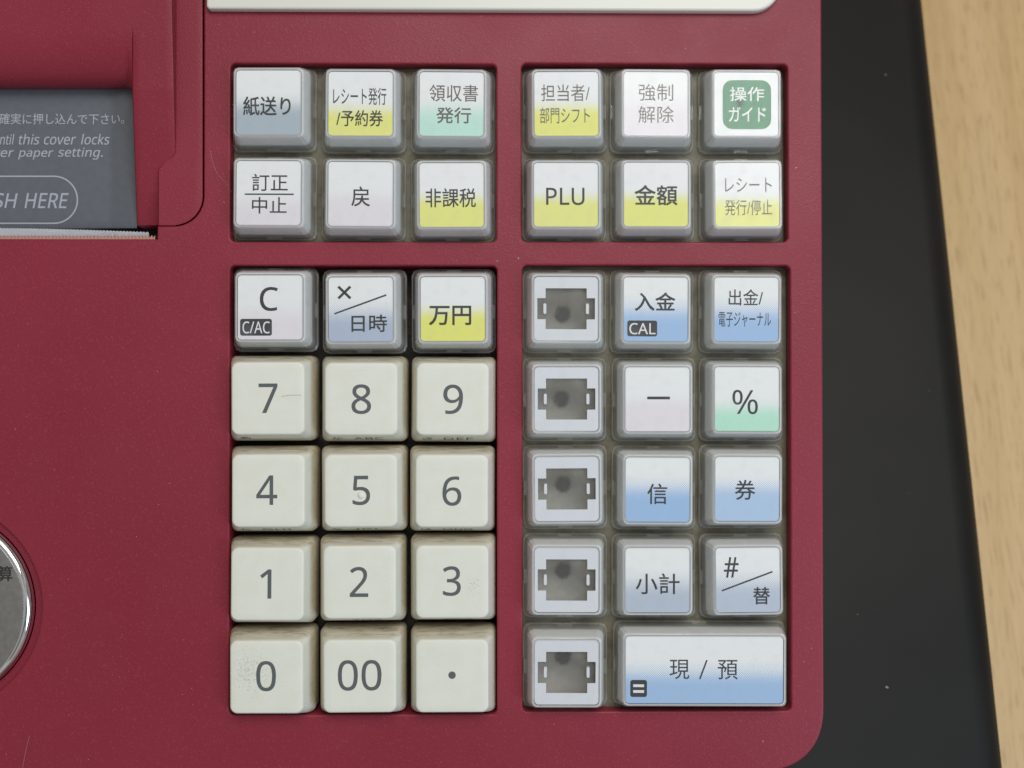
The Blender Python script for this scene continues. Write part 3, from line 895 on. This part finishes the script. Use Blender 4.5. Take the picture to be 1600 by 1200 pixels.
# the roll of the lid over the paper cover
rows = []
ys = [-120, -60, 0, 20, 40] + [45 + 92 * math.sin(R(90 * i / 16)) for i in range(17)]
xs = [-170, -60, 0, 60, 120, 160, 180, 188, 193, 197, 200, 202.5, 204.5, 206.5]
for y in ys:
    zb = pillar_z(y)
    row = []
    for x in xs:
        t = max(0, min(1, (y - 45) / 92))
        dz = 5.6 * (1 - math.sqrt(max(0, 1 - t * t)))
        dz *= 1 - smooth(196, 207, x) * 0.55
        row.append(P(x, y, zb - dz))
    rows.append(row)
rows.append([Vector((p.x, p.y + 0.0001, -9.5 * MM)) for p in rows[-1]])
quad_grid(bm, rows)
bmesh.ops.remove_doubles(bm, verts=bm.verts, dist=1e-6)
obj('printer_housing', bm, RED, reg, True, angle=28)

bm = bmesh.new()
a, b = P(-200, 378), P(250, -100)
box(bm, a.x / MM, b.x / MM, a.y / MM, b.y / MM, -10.1, -9.3)
obj('paper_slot', bm, plain('slot_black', (0.012, 0.011, 0.011, 1), 0.6), reg)

# grey paper cover with its printed instructions


def cover_z(x, y):
    return -4.3 - 0.9 * (y - 135) / 220 + 1.0 * smooth(168, 184, x) * max(0, (x - 172)) / 36  # right strip bent up, a shape added so it takes less light


bm = bmesh.new()
rows = []
for y in [120, 128, 136] + list(range(145, 352, 15)) + [354, 357.5, 358.6, 358.8]:
    row = []
    for x in [-170, -60, 0, 60, 120, 160, 166, 170, 174, 178, 182, 186, 195, 205, 214]:
        z = cover_z(x, y) if y < 357 else cover_z(x, 357.5) - (0.15 if y < 358 else 0.7 if y < 358.7 else 4)
        row.append(P(x, y - 1.5 * max(0, x) / 212 * (1 if y > 350 else 0), z))
    rows.append(row)
quad_grid(bm, rows)
cover = obj('paper_cover', bm, GREYCOVER, reg, True, angle=40)
bm = bmesh.new()
O0 = Vector((0, 0, 0))
lift = 0.06


for y0, y1, items in ((177.7, 194.3, [('確実に押し込んで下さい。', False, -1, 196, 0)]),
                      (209.3, 226.0, [('until', True, -9.5, 22.5, 0.2), ('this', True, 29.3, 62, 0.2), ('cover', True, 68.5, 119, 0.2), ('locks', True, 126.5, 171.6, 0.2)]),
                      (230.7, 249.3, [('after', True, -27, 22, 0.2), ('paper', True, 28.3, 83.5, 0.2), ('setting.', True, 90.5, 160.6, 0.2)]),
                      (301.7, 325.3, [('PUSH', True, -49, 27.7, 0.2), ('HERE', True, 38.3, 107.3, 0.2)])):
    for s, latin, x0, x1, sh in items:
        ya, yb = y0, y1
        if s == 'cover':
            ya += 4.3
        if s == 'after':
            yb -= 4.0
        if s == 'paper':
            ya += 4.3
        zc = cover_z(100, (y0 + y1) / 2) + lift
        put_text(bm, s, (x0, ya, x1, yb), zc, O0, latin, 0.006 if latin else 0.004, sh, 0, lambda x: (cover_z(780 + x * FPX / (D + 0.0045), 135) - cover_z(100, 135)) * MM)
zc = cover_z(100, 310) + lift
ra, rb = P(84, 312, zc), P(121, 312, zc)
n0 = []
for x, y in [(-100, 275.5)] + [(84.5 + 36.5 * math.sin(R(a)), 312.2 - 36.7 * math.cos(R(a))) for a in range(0, 181, 9)] + [(-100, 349)]:
    n0.append((x, y))
for i, (p, q) in enumerate(zip(n0, n0[1:])):
    put_line(bm, p, q, 2.4, cover_z(100, (p[1] + q[1]) / 2) + lift + 0.02, O0)
obj('legend', bm, COVERINK, cover)

# serrated tear bar along the slot's near lip
bm = bmesh.new()
za, zt = -2.2, -0.75
xs = [-160 + i * 2.7 for i in range(193)]
top, bot = [], []
for i, x in enumerate(xs):
    if x > 244:
        break
    top.append(bm.verts.new(P(x, 367.6 if i % 2 else 371.8, zt if i % 2 == 0 else zt - 0.25)))
    bot.append(bm.verts.new(P(x, 374.5, zt + 0.1)))
for i in range(len(top) - 1):
    bm.faces.new((top[i], bot[i], bot[i + 1], top[i + 1]))
low = [bm.verts.new(v.co + Vector((0, 0, -0.003))) for v in top]
for i in range(len(top) - 1):
    bm.faces.new((top[i], top[i + 1], low[i + 1], low[i]))
obj('tear_bar', bm, TEETH, reg)

# cream bezel of the display
a, b = P(325.5, 18), P(1217.5, -160)
bz = []
rb = 44 * D / FPX
for i in range(9):
    t = R(-90 + 90 * i / 8)
    bz.append((b.x - rb + rb * math.cos(t), a.y + rb + rb * math.sin(t)))
rs = 6 * D / FPX
bz += [(b.x, b.y), (a.x, b.y)] + [(a.x + rs + rs * math.cos(R(180 + 15 * i)), a.y + rs + rs * math.sin(R(180 + 15 * i))) for i in range(7)]
me = curve_mesh([bz], 1.0 * MM, 0.5 * MM, 4)
mobj('display_bezel', me, CREAMBEZEL, reg, True, (0, 0, 0.2 * MM), 35)

# chrome dial on the left
def lathe(bm, prof, n=96, mat=None):
    rings = [[bm.verts.new((r * math.cos(2 * math.pi * i / n), r * math.sin(2 * math.pi * i / n), z)) for i in range(n)] for r, z in prof]
    for j, (p, q) in enumerate(zip(rings, rings[1:])):
        for i in range(n):
            f = bm.faces.new((p[i], p[(i + 1) % n], q[(i + 1) % n], q[i]))
            if mat:
                f.material_index = mat[j]
    return rings


bm = bmesh.new()
lathe(bm, [(dial_r + 2.6 * MM, -1.0 * MM), (dial_r + 1.7 * MM, -0.75 * MM), (dial_r + 0.05 * MM, -1.25 * MM), (dial_r + 0.05 * MM, -6 * MM)])
obj('dial_collar', bm, RED, reg, True, Vector((dial_c.x, dial_c.y, 0)), 40)
bm = bmesh.new()
prof = [(dial_r - 0.1 * MM, -6 * MM), (dial_r - 0.1 * MM, -0.6 * MM)]
for i in range(1, 9):
    t = R(90 * i / 8)
    prof.append((dial_r - 0.1 * MM - 1.45 * MM * (1 - math.cos(t)), -0.6 * MM + 1.5 * MM * math.sin(t)))
prof.append((dial_r - 1.65 * MM, 0.85 * MM))
rings = lathe(bm, prof)
dial = obj('mode_dial', bm, CHROME, reg, True, Vector((dial_c.x, dial_c.y, 0)), 60)
bm = bmesh.new()
rings = lathe(bm, [(dial_r - 1.5 * MM, 0.6 * MM), (dial_r - 1.62 * MM, 0.93 * MM), (dial_r - 2.1 * MM, 0.96 * MM), (dial_r * 0.5, 0.8 * MM), (0.0005, 0.7 * MM)])
bm.faces.new(rings[-1])
obj('dial_plate', bm, BRUSHED, dial, True, angle=40)
bm = bmesh.new()
dO = Vector((dial_c.x, dial_c.y, 0))
put_text(bm, '算', (-3.5, 884.5, 19.3, 908.5), 1.0, dO, False, 0.008)
put_text(bm, '精', (-29, 884.5, -6, 908.5), 1.0, dO, False, 0.008)
obj('legend', bm, BLACKINK, dial)

# ------------------------------------------------------------------ the keys
def cap_rings(hx, hy, tx, ty):
    return [(-3.4, hx, hy, 1.5), (-2.9, hx, hy, 1.5), (-2.6, hx - 0.10, hy - 0.10, 1.5), (-2.45, hx - 0.32, hy - 0.32, 1.45),
            (3.45, tx + 0.24, ty + 0.24, 1.0), (3.98, tx - 0.02, ty - 0.02, 0.9), (4.03, tx - 0.10, ty - 0.10, 0.85), (4.02, tx - 0.46, ty - 0.46, 0.75)]


def clear_cap(hx, hy, tx, ty):
    bm = bmesh.new()
    loft(bm, cap_rings(hx, hy, tx, ty), True, False, 1, 2)
    for f in bm.faces:
        if f.material_index == 0 and f.calc_center_median().z > 3.5 * MM:
            f.material_index = 2
    n0 = len(bm.faces)
    lo = 0.62
    ux, uy = tx + 0.28 - 0.22, ty + 0.28 - 0.22
    kx, ky = (hx - 0.32 - tx - 0.28) * lo, (hy - 0.32 - ty - 0.28) * lo
    loft(bm, [(-0.5, ux + kx, uy + ky, 1.2), (3.1, ux, uy, 1.0), (3.5, ux - 0.25, uy - 0.25, 1.0)], False, False, 0, 2)
    bm.faces.ensure_lookup_table()
    for f in list(bm.faces)[n0:]:
        f.material_index = 3
    for s in (-1, 1):          # snap tabs moulded into the skirt
        box(bm, -1.5, 1.5, s * (hy - 0.55) - 0.3, s * (hy - 0.55) + 0.3, -3.4, -2.15)
        box(bm, s * (hx - 0.55) - 0.3, s * (hx - 0.55) + 0.3, -1.7, 1.3, -3.4, -2.15)
    bmesh.ops.recalc_face_normals(bm, faces=bm.faces)
    me = bpy.data.meshes.new('clear_key')
    bm.to_mesh(me)
    bm.free()
    me.materials.append(SIDE)
    me.materials.append(TOP)
    me.materials.append(RIM)
    me.materials.append(HOLDER)
    for p in me.polygons:
        p.use_smooth = True
    me.set_sharp_from_angle(angle=R(18))
    return me


def cream_cap(nub=False):
    bm = bmesh.new()
    loft(bm, [(-6.5, 9.05, 9.05, 1.3), (-2.2, 9.05, 9.05, 1.3), (-1.7, 8.95, 8.95, 1.35), (-0.8, 8.72, 8.72, 1.4), (1.2, 8.20, 8.20, 1.5), (2.8, 7.80, 7.80, 1.55),
              (3.55, 7.60, 7.60, 1.5), (3.80, 7.50, 7.50, 1.45), (3.95, 7.34, 7.34, 1.35), (4.0, 7.12, 7.12, 1.2), (3.99, 6.0, 6.0, 0.8)])
    if nub:
        vs = []
        for r, z in ((0.75, 3.97), (0.62, 4.12), (0.40, 4.24), (0.15, 4.29)):
            vs.append([bm.verts.new((r * MM * math.cos(2 * math.pi * i / 16), (r * math.sin(2 * math.pi * i / 16) - 0.95) * MM, z * MM)) for i in range(16)])
        for p, q in zip(vs, vs[1:]):
            for i in range(16):
                bm.faces.new((p[i], p[(i + 1) % 16], q[(i + 1) % 16], q[i]))
        bm.faces.new(vs[-1])
    bmesh.ops.recalc_face_normals(bm, faces=bm.faces)
    me = bpy.data.meshes.new('number_key')
    bm.to_mesh(me)
    bm.free()
    me.materials.append(CREAM)
    for p in me.polygons:
        p.use_smooth = True
    me.set_sharp_from_angle(angle=R(50))
    return me


CLEAR = clear_cap(9.05, 9.05, 7.18, 7.18)
WIDE = clear_cap(18.5, 9.05, 16.95, 7.42)
NUMBER, NUMBER_NUB = cream_cap(), cream_cap(True)


def card_mesh(hx, hy):
    bm = bmesh.new()
    loft(bm, [(3.45, hx, hy, 0.75), (3.74, hx, hy, 0.75), (3.78, hx - 0.05, hy - 0.05, 0.72)], True, True)
    return bm


def frame_outline(pin=False):
    m = 64 / 2 * D / FPX * 0.985
    sx, sy = 45 * D / FPX * 0.985, 16.5 * D / FPX * 0.985
    return [(m, m), (-m, m), (-m, sy), (-sx, sy), (-sx, -sy), (-m, -sy), (-m, -m), (m, -m), (m, -sy), (sx, -sy), (sx, sy), (m, sy)]


BLUEGREY, YELLOW, MINT, PINK, BLUE = (143, 160, 173), (234, 222, 84), (170, 216, 200), (223, 210, 216), (128, 170, 216)
J, L = False, True
# base box, card box, (colour, fade start, fade end), lettering, label
CLEAR_KEYS = [
    ((362, 104, 497.6, 242), (368, 109, 470, 209), (BLUEGREY, .30, .73), [('紙送り', J, (380, 151, 454.5, 180.5), .012)], 'clear key reading 紙送り over a grey blue band'),
    ((503, 106, 636, 243), (512, 112, 613.5, 212), (YELLOW, .40, .76), [('レシート発行', J, (520.4, 137.4, 603.6, 164), .004), ('/予約券', J, (525.5, 172.5, 598.4, 197.6), .008)], 'clear key reading レシート発行/予約券 over a yellow band'),
    ((642.6, 106, 772.6, 244), (655.5, 111.5, 756, 214), (MINT, .30, .80), [('領収書', J, (671, 132.5, 746.8, 158.8), .002), ('発行', J, (682, 167.9, 736.4, 193), .008)], 'clear key reading 領収書発行 over a mint band'),
    ((362, 244, 497, 374.6), (369, 252, 470.5, 352.6), (PINK, .40, .80), [('訂正', J, (394, 271.7, 450, 298.3), .004), ('中止', J, (394, 308, 448.5, 333.7), .004), ('-', (382.6, 303.5), (459.4, 303.5), 2.2)], 'clear key reading 訂正 above 中止 with a line between'),
    ((503, 246, 636, 376), (512, 253, 612.6, 354), (PINK, .35, .70), [('戻', J, (548.8, 291.4, 578, 322.4), .006)], 'clear key reading 戻 over a pale pink band'),
    ((642.6, 246.7, 772.6, 376.6), (655.5, 256.5, 755.6, 356), (YELLOW, .38, .70), [('非課税', J, (664.6, 294.5, 743.4, 324), .006)], 'clear key reading 非課税 over a yellow band'),
    ((817, 106, 947.6, 243.7), (835, 111, 935, 212), ((234, 219, 62), .38, .70), [('担当者/', J, (845.8, 132, 921.5, 158), .000), ('部門シフト', J, (843.6, 167.7, 921.5, 192.5), .000)], 'clear key reading 担当者/部門シフト over a yellow band'),
    ((953, 106, 1082.6, 243.5), (974, 111, 1075.6, 214), (PINK, .25, .70), [('強制', J, (997.7, 131.5, 1051.7, 158), .000), ('解除', J, (997, 166, 1052.5, 192.5), .000)], 'clear key reading 強制解除 in faded print'),
    ((1089.7, 106, 1223, 243.5), (1116, 113, 1216, 213.6), (PINK, .97, .99), [('G',), ('操作', J, (1140.8, 136, 1194.3, 158.2), .010), ('ガイド', J, (1139, 166.6, 1197, 190.5), .010)], 'clear key with a green square reading 操作ガイド'),
    ((817, 248, 947.6, 377.5), (833.7, 253, 933.6, 355.6), ((230, 222, 92), .36, .70), [('PLU', L, (853.4, 293.7, 913.3, 320.5), .004)], 'clear key reading PLU over a yellow band'),
    ((953, 248, 1083, 377.5), (976.6, 254, 1075.6, 353), ((233, 220, 72), .36, .68), [('金額', J, (992, 289.5, 1058.7, 321), .012)], 'clear key reading 金額 over a yellow band'),
    ((1089.7, 248, 1223, 377.5), (1119.7, 254, 1217.6, 354), ((232, 222, 88), .42, .74), [('レシート', J, (1133, 278, 1206, 300), -.004), ('発行/停止', J, (1132.4, 312, 1206.4, 336.5), -.002)], 'clear key reading レシート発行/停止 over a yellow band'),
    ((364, 418.7, 499, 549.5), (370, 428.8, 473.7, 530.8), (PINK, .30, .78), [('C', L, (406, 448.3, 434.3, 485.7), .004), ('B', (375, 498, 424.8, 524.3), 'C/AC', (378.8, 502, 421.5, 520.8))], 'clear key reading C above a dark badge reading C/AC'),
    ((504, 421.6, 636, 552), (512.5, 431.6, 614.6, 535), ((150, 166, 192), .24, .80), [('-', (529, 447.5), (548, 466), 4.0), ('-', (548, 447.5), (529, 466), 4.0), ('-', (522.6, 490), (604, 461), 2.4), ('日時', J, (549.3, 491.4, 605, 518.7), .010)], 'clear key with a cross, a slanted line and 日時'),
    ((645, 421.6, 773.6, 552), (657, 432, 757.5, 532), ((238, 221, 52), .34, .70), [('万円', J, (670, 477.6, 736, 507.8), .014)], 'clear key reading 万円 over a strong yellow band'),
    ((954, 422.5, 1083.5, 552), (974, 432, 1074, 534), (BLUE, .20, .76), [('入金', J, (992, 457, 1055.3, 485.8), .012), ('B', (980.5, 501, 1027, 525.7), 'CAL', (983.6, 505, 1024.5, 522.6))], 'clear key reading 入金 above a dark badge reading CAL'),
    ((1089.7, 422.5, 1223, 552), (1116, 432, 1217.6, 534), (BLUE, .22, .76), [('出金/', J, (1138.9, 452, 1192.3, 477.3), .004), ('電子ジャーナル', J, (1123.4, 487.7, 1205, 510.5), .000)], 'clear key reading 出金/電子ジャーナル over a blue band'),
    ((956, 560, 1085, 690), (978.6, 572, 1078, 674), (PINK, .35, .68), [('-', (1011.5, 622), (1047, 622), 4.2)], 'clear key with a minus bar over a pale pink band'),
    ((1089.6, 560, 1223, 690), (1119, 572, 1217.6, 673), ((158, 220, 190), .42, .82), [('%', L, (1145, 609.5, 1184.4, 647.5), .000)], 'clear key reading % over a green band'),
    ((956, 697, 1085, 826), (979.7, 715.6, 1077, 815.7), ((122, 168, 214), .20, .70), [('信', J, (1011.6, 756, 1042.8, 788), .006)], 'clear key reading 信 over a blue band'),
    ((1090, 696, 1224.6, 825), (1118, 713, 1217, 814), ((150, 182, 224), .22, .66), [('券', J, (1148.4, 749.7, 1180, 780.8), .006)], 'clear key reading 券 over a pale blue band'),
    ((956, 834, 1085, 964), (978, 856, 1078, 958), ((160, 172, 192), .24, .80), [('小計', J, (993.6, 896, 1062, 928.6), .006)], 'clear key reading 小計 over a grey blue band'),
    ((1092, 833, 1224, 964), (1119, 856, 1218.5, 958), ((164, 176, 196), .22, .78), [('#', L, (1131, 870.7, 1154, 902.6), .004), ('-', (1127.5, 923), (1207, 893.8), 2.4), ('替', J, (1176.6, 917.6, 1202.6, 944.8), .010)], 'clear key with a hash, a slanted line and 替'),
    ((958.8, 971, 1229, 1102.4), (976, 993.5, 1222, 1098), ((130, 170, 212), .28, .78), [('現', J, (1046.4, 1031, 1077, 1061.4), .000), ('-', (1093.5, 1061), (1104.5, 1031.5), 2.4), ('預', J, (1121.6, 1031, 1152.8, 1061.4), .000), ('B', (985, 1063, 1011, 1089.6), '=', None)], 'double width clear key reading 現 / 預 over a blue band'),
]


def key_part(name, mesh, base, card, label):
    org, c = place(mid(base), mid(card))
    o = bpy.data.objects.new(name, mesh)
    o.location = org
    o.rotation_euler = (R(random.uniform(-0.7, 0.7)), R(random.uniform(-0.7, 0.7)), R(random.uniform(-0.35, 0.35)))
    link(o, reg)
    o['label'] = label
    return o, org


CARD = card_mesh(6.70, 6.70)
CARD_ME = bpy.data.meshes.new('insert_card')
bmesh.ops.recalc_face_normals(CARD, faces=CARD.faces)
CARD.to_mesh(CARD_ME)
CARD.free()

for base, card, (colr, f0, f1), text, label in CLEAR_KEYS:
    wide = base[2] - base[0] > 200
    kp, org = key_part('clear_key', WIDE if wide else CLEAR, base, card, label)
    if wide:
        cb = card_mesh(16.45, 6.95)
        cm = bpy.data.meshes.new('insert_card')
        cb.to_mesh(cm)
        cb.free()
    else:
        cm = CARD_ME.copy()
    cm.materials.append(band_card(colr, f0, f1))
    mobj('insert_card', cm, [], kp)
    bm = bmesh.new()
    ink = INK
    if '強制' in label or '停止' in label or '担当者' in label or '領収書' in label:
        ink = INK_FADED
    bad = None
    green = False
    for it in text:
        if it[0] == '-':
            put_line(bm, it[1], it[2], it[3], ZC + 0.01, org)
        elif it[0] == 'B':
            bad = it
        elif it[0] == 'G' and len(it) == 1:
            green = True
            bg_ = bmesh.new()
            put_rrect(bg_, (1129.6, 125.5, 1205, 202), 15, ZC + 0.005, org)
            obj('green_square', bg_, GREEN, kp)
        else:
            put_text(bm, it[0], it[2], ZC + 0.02, org, it[1], it[3])
    obj('legend', bm, PAPERWHITE if green else ink, kp)
    if green:                  # the worn dark smudge in the middle of the green print
        sb = bmesh.new()
        for (sx_, sy_, sr) in ((1156, 163, 4.5), (1152, 158.5, 2.0), (1160, 158, 1.8), (1162, 165, 1.6), (1154, 168, 1.5)):
            c_ = P(sx_, sy_, ZC + 0.045) - org
            ring = []
            for a in range(0, 360, 24):
                q_ = sr * random.uniform(.75, 1.15) * D / FPX
                ring.append(sb.verts.new((c_.x + q_ * math.cos(R(a)), c_.y + q_ * math.sin(R(a)), c_.z + sr * 2e-6)))
            sb.faces.new(ring)
        obj('smudge', sb, SMUDGE, kp)
    if bad:
        bb = bmesh.new()
        put_rrect(bb, bad[1], 3.5, ZC + 0.006, org)
        if bad[2] == '=':
            for y in (1072, 1081):
                put_line(bb, (989.5, y), (1006.5, y), 4.2, ZC + 0.03, org, 1)
        else:
            put_text(bb, bad[2], bad[3], ZC + 0.03, org, True, 0.004, 0, 1)
        obj('badge', bb, [INK_BADGE, PAPERWHITE], kp)

# blank clear keys with the white snap frame showing
FR = curve_mesh([[(x * MM, y * MM) for x, y in rrect(6.68, 6.68, 0.85)], frame_outline()[::-1]], 0.15 * MM, 0.05 * MM, 2)
FR.materials.append(FRAMEWHITE)
WIN = bpy.data.meshes.new('inner_window')
bm = bmesh.new()
v4 = [bm.verts.new((x * MM, y * MM, 2.8 * MM)) for x, y in rrect(6.2, 6.2, 0.6)]
bm.faces.new(v4)
bmesh.ops.recalc_face_normals(bm, faces=bm.faces)
bm.to_mesh(WIN)
bm.free()
WIN.materials.append(SMOKY)
PIN = bpy.data.meshes.new('snap_pin')
bm = bmesh.new()
loft(bm, [(2.95, 0.36, 1.15, 0.3), (3.7, 0.34, 1.13, 0.3), (3.8, 0.27, 1.06, 0.24)])
bmesh.ops.recalc_face_normals(bm, faces=bm.faces)
bm.to_mesh(PIN)
bm.free()
PIN.materials.append(FRAMEWHITE)
DISC = bpy.data.meshes.new('key_stem')
bm = bmesh.new()
r0 = [bm.verts.new((2.8 * MM * math.cos(2 * math.pi * i / 32), 2.8 * MM * math.sin(2 * math.pi * i / 32), 0)) for i in range(32)]
bm.faces.new(r0)
bm.to_mesh(DISC)
bm.free()
DISC.materials.append(SPOT)
for base, card, who in BLANK:
    kp, org = key_part('blank_key', CLEAR, base, card, 'blank clear key with a white snap frame, left of ' + who)
    mobj('snap_frame', FR.copy(), [], kp, False, (0, 0, 3.58 * MM))
    mobj('inner_window', WIN.copy(), [], kp)
    for s in (-1, 1):
        mobj('snap_pin', PIN.copy(), [], kp, False, (s * 4.45 * MM, 0, 0))
    mobj('key_stem', DISC.copy(), [], kp, False, (random.uniform(-.25, .05) * MM, random.uniform(-.1, .3) * MM, -8.6 * MM))

# cream number keys
NUMS = [
    ('7', (360.7, 557.6, 498, 688), (361.6, 566, 473.7, 677.5), (403.8, 599, 433.4, 645), 'あ', None),
    ('8', (505, 559, 636.7, 688), (508, 568, 619.5, 678), (549.3, 600.4, 580, 646.7), 'か', 'ABC'),
    ('9', (644.8, 560, 772.7, 688), (653, 569, 762.6, 678), (693, 601, 723.8, 647), 'さ', 'DEF'),
    ('4', (361, 697.6, 498.5, 828.5), (362.7, 711, 475.6, 823), (400.5, 743, 433.5, 789), 'た', 'GHI'),
    ('5', (504.5, 697, 636, 828), (506.8, 711, 620, 822), (550.8, 743, 578.3, 789), 'な', 'JKL'),
    ('6', (643.5, 697, 772, 828), (651, 712, 759.7, 822.5), (691, 744, 720.5, 790), 'は', 'MNO'),
    ('1', (360, 837, 497, 970.7), (362, 858, 472.7, 969.6), (406.7, 890, 424.3, 935.5), None, None),
    ('2', (502, 834, 635, 969), (506, 855, 616, 966), (546.4, 886, 575.3, 933), None, 'TUV'),
    ('3', (643.5, 833, 772.5, 967.5), (653, 853, 761, 966), (692, 884.5, 720, 931), None, 'WXYZ'),
    ('0', (358, 979, 497, 1113.7), (359, 1001.5, 472.7, 1112.6), (400.5, 1032.6, 431.6, 1080), None, None),
    ('00', (502, 975, 635, 1113), (505.5, 1001, 617, 1112), (527.7, 1031, 595.9, 1079), None, None),
    ('.', (643.5, 976, 773, 1112.5), (651.6, 1001, 762, 1111), None, None, None),
]
WALL_A = Vector((0, -7.80, 2.8))
WALL_B = Vector((0, -8.72, -0.8))
for s, base, card, bx, kana, abc in NUMS:
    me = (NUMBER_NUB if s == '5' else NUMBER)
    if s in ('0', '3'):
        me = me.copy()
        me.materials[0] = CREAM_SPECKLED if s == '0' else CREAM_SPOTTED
    lab = 'cream key with grey %s' % s if s != '.' else 'cream key with a grey dot'
    if s == '0':
        lab += ' and dark specks'
    kp, org = key_part('number_key', me, base, card, lab)
    bm = bmesh.new()
    if s == '.':
        c = P(706.6, 1055, ZT) - org
        bm.faces.new([bm.verts.new((c.x + 5.7 * D / FPX * math.cos(R(a)), c.y + 5.7 * D / FPX * math.sin(R(a)), c.z)) for a in range(0, 360, 15)])
    else:
        put_text(bm, s, bx, ZT, org, True, 0.003)
    obj('legend', bm, INK_KEY, kp)
    if kana or abc:
        bm = bmesh.new()
        up = (WALL_A - WALL_B).normalized()
        nrm = Vector((0, -up.z, up.y))
        if nrm.y > 0:
            nrm = -nrm
        base_pt = WALL_B + up * 0.55 + nrm * 0.035

        def wall(txt, latin, x0, x1, h):
            vs, fs = glyphs(txt, latin, 0.01)
            ax, bx_ = min(v[0] for v in vs), max(v[0] for v in vs)
            ay, by_ = min(v[1] for v in vs), max(v[1] for v in vs)
            nv = []
            for x, y in vs:
                q = base_pt + Vector((x0 + (x - ax) / (bx_ - ax) * (x1 - x0), 0, 0)) + up * ((y - ay) / (by_ - ay) * h)
                nv.append(bm.verts.new(q * MM))
            for f in fs:
                try:
                    bm.faces.new([nv[i] for i in f])
                except ValueError:
                    pass
        if kana:
            wall(kana, False, -6.5, -4.3, 2.3)
        if abc:
            wall(abc, True, -1.9, 4.3, 2.1)
        obj('side_legend', bm, INK_KEY, kp)

# ------------------------------------------------------------------ receipt paper, hairs, lint
bm = bmesh.new()
top, mid_, bot, under = [], [], [], []
i = 0
x = -160.0
while x <= 235:
    f = max(0.0, min(1.0, x / 235))
    zig = 0.9 if i % 2 else -0.9
    yt = 356.5 + 6.5 * f ** 1.5 + zig * 0.9
    top.append(bm.verts.new(P(x, yt, -2.35)))
    mid_.append(bm.verts.new(P(x, 358.6 + 6.0 * f ** 1.5, -2.3)))
    bot.append(bm.verts.new(P(x + 0.2, 370 + 0.5 * f, -2.0)))
    under.append(bm.verts.new(P(x + 0.2, 369.5 + 0.5 * f, -9.0)))
    x += 2.6
    i += 1
for i in range(len(top) - 1):
    bm.faces.new((top[i], mid_[i], mid_[i + 1], top[i + 1]))
    bm.faces.new((mid_[i], bot[i], bot[i + 1], mid_[i + 1]))
    bm.faces.new((bot[i], under[i], under[i + 1], bot[i + 1]))
bmesh.ops.solidify(bm, geom=bm.faces[:], thickness=0.00008)
pap = obj('receipt_paper', bm, PAPER)
pap.matrix_world = FACE
tag(pap, 'white receipt paper with a torn serrated edge in the slot under the grey cover', 'receipt paper')


def hair(pts, r, label, mat):
    cu = bpy.data.curves.new('strand', 'CURVE')
    cu.dimensions = '3D'
    cu.bevel_depth = r * MM
    cu.bevel_resolution = 1
    cu.resolution_u = 6
    sp = cu.splines.new('NURBS')
    sp.points.add(len(pts) - 1)
    for p, (a, b, z) in zip(sp.points, pts):
        q = P(a, b, z)
        p.co = (q.x, q.y, q.z, 1)
    sp.use_endpoint_u = True
    sp.order_u = 4
    o = bpy.data.objects.new('strand', cu)
    COL.objects.link(o)
    dg = bpy.context.evaluated_depsgraph_get()
    dg.update()
    me = bpy.data.meshes.new_from_object(o.evaluated_get(dg))
    bpy.data.objects.remove(o)
    h = mobj('stray_hair', me, mat, None, True)
    h.matrix_world = FACE
    tag(h, label, 'hair', 'stray hairs on the register')


HAIR = plain('fair_hair', (0.55, 0.38, 0.32, 1), 0.4)
hair([(329, 236, .03), (331, 252, .05), (337, 268, .3), (345, 279, .4), (356, 289, .1), (362, 300, -.5)], 0.022, 'fair hair curving beside the 訂正 key on the red face', HAIR)
hair([(46, 1150, .03), (42, 1165, .06), (38, 1182, .1), (35, 1203, .03)], 0.022, 'fair hair lying on bare red plastic below the chrome dial', HAIR)
hair([(440, 619.5, 4.03), (452, 617.0, 4.06), (462, 617.0, 4.05), (471, 617.5, 4.03)], 0.018, 'thin dark hair lying on the cream 7 key', plain('dark_hair', (0.12, 0.12, 0.12, 1), 0.5))

bm = bmesh.new()


def fleck(q, r):
    n = random.randint(4, 6)
    a0 = random.random() * 6.28
    st = random.uniform(1, 2.2)
    ring = []
    th = random.random() * 3.14
    for i in range(n):
        a = a0 + 2 * math.pi * i / n
        x, y = r * st * math.cos(a), r * math.sin(a)
        ring.append(bm.verts.new(q + Vector((x * math.cos(th) - y * math.sin(th), x * math.sin(th) + y * math.cos(th), 0.00002))))
    tip = bm.verts.new(q + Vector((0, 0, r * 0.6)))
    for i in range(n):
        bm.faces.new((ring[i], ring[(i + 1) % n], tip))


def on_red(x, y):
    if 352 < x < 782 and (94 < y < 384 or 409 < y < 1120):
        return False
    if 809 < x < 1240 and (94 < y < 384 or 409 < y < 1117):
        return False
    if x < 325 and y < 385 or x < 75 and 780 < y < 1120 or y < 25 or x > 1278 or y > 1195:
        return False
    return True


cnt = 0
while cnt < 85:
    x, y = random.uniform(5, 1278), random.uniform(25, 1195)
    if x > 1180 and y > 1100:
        continue
    if on_red(x, y):
        fleck(P(x, y, 0), random.choice((0.035, 0.04, 0.05, 0.07)) * MM)
        cnt += 1
for (x, y, r) in ((810, 403.5, .16), (777, 408, .10), (1244, 262, .12), (1192, 1158, .12), (1268, 1013, .1), (1256, 1034, .1)):
    fleck(P(x, y, 0), r * MM)
for (x, y, r) in ((1386, 1074, .22), (1384, 117, .14), (1420, 770, .07), (1340, 960, .08), (1452, 610, .08)):
    fleck(INV @ on_plane(x, y, DRAWER_H), r * MM)
dust = obj('dust', bm, DUST)
dust.matrix_world = FACE
tag(dust, 'pale lint and dust flecks scattered over the red register face and the black drawer', 'dust', None, 'stuff')

bpy.context.view_layer.update()
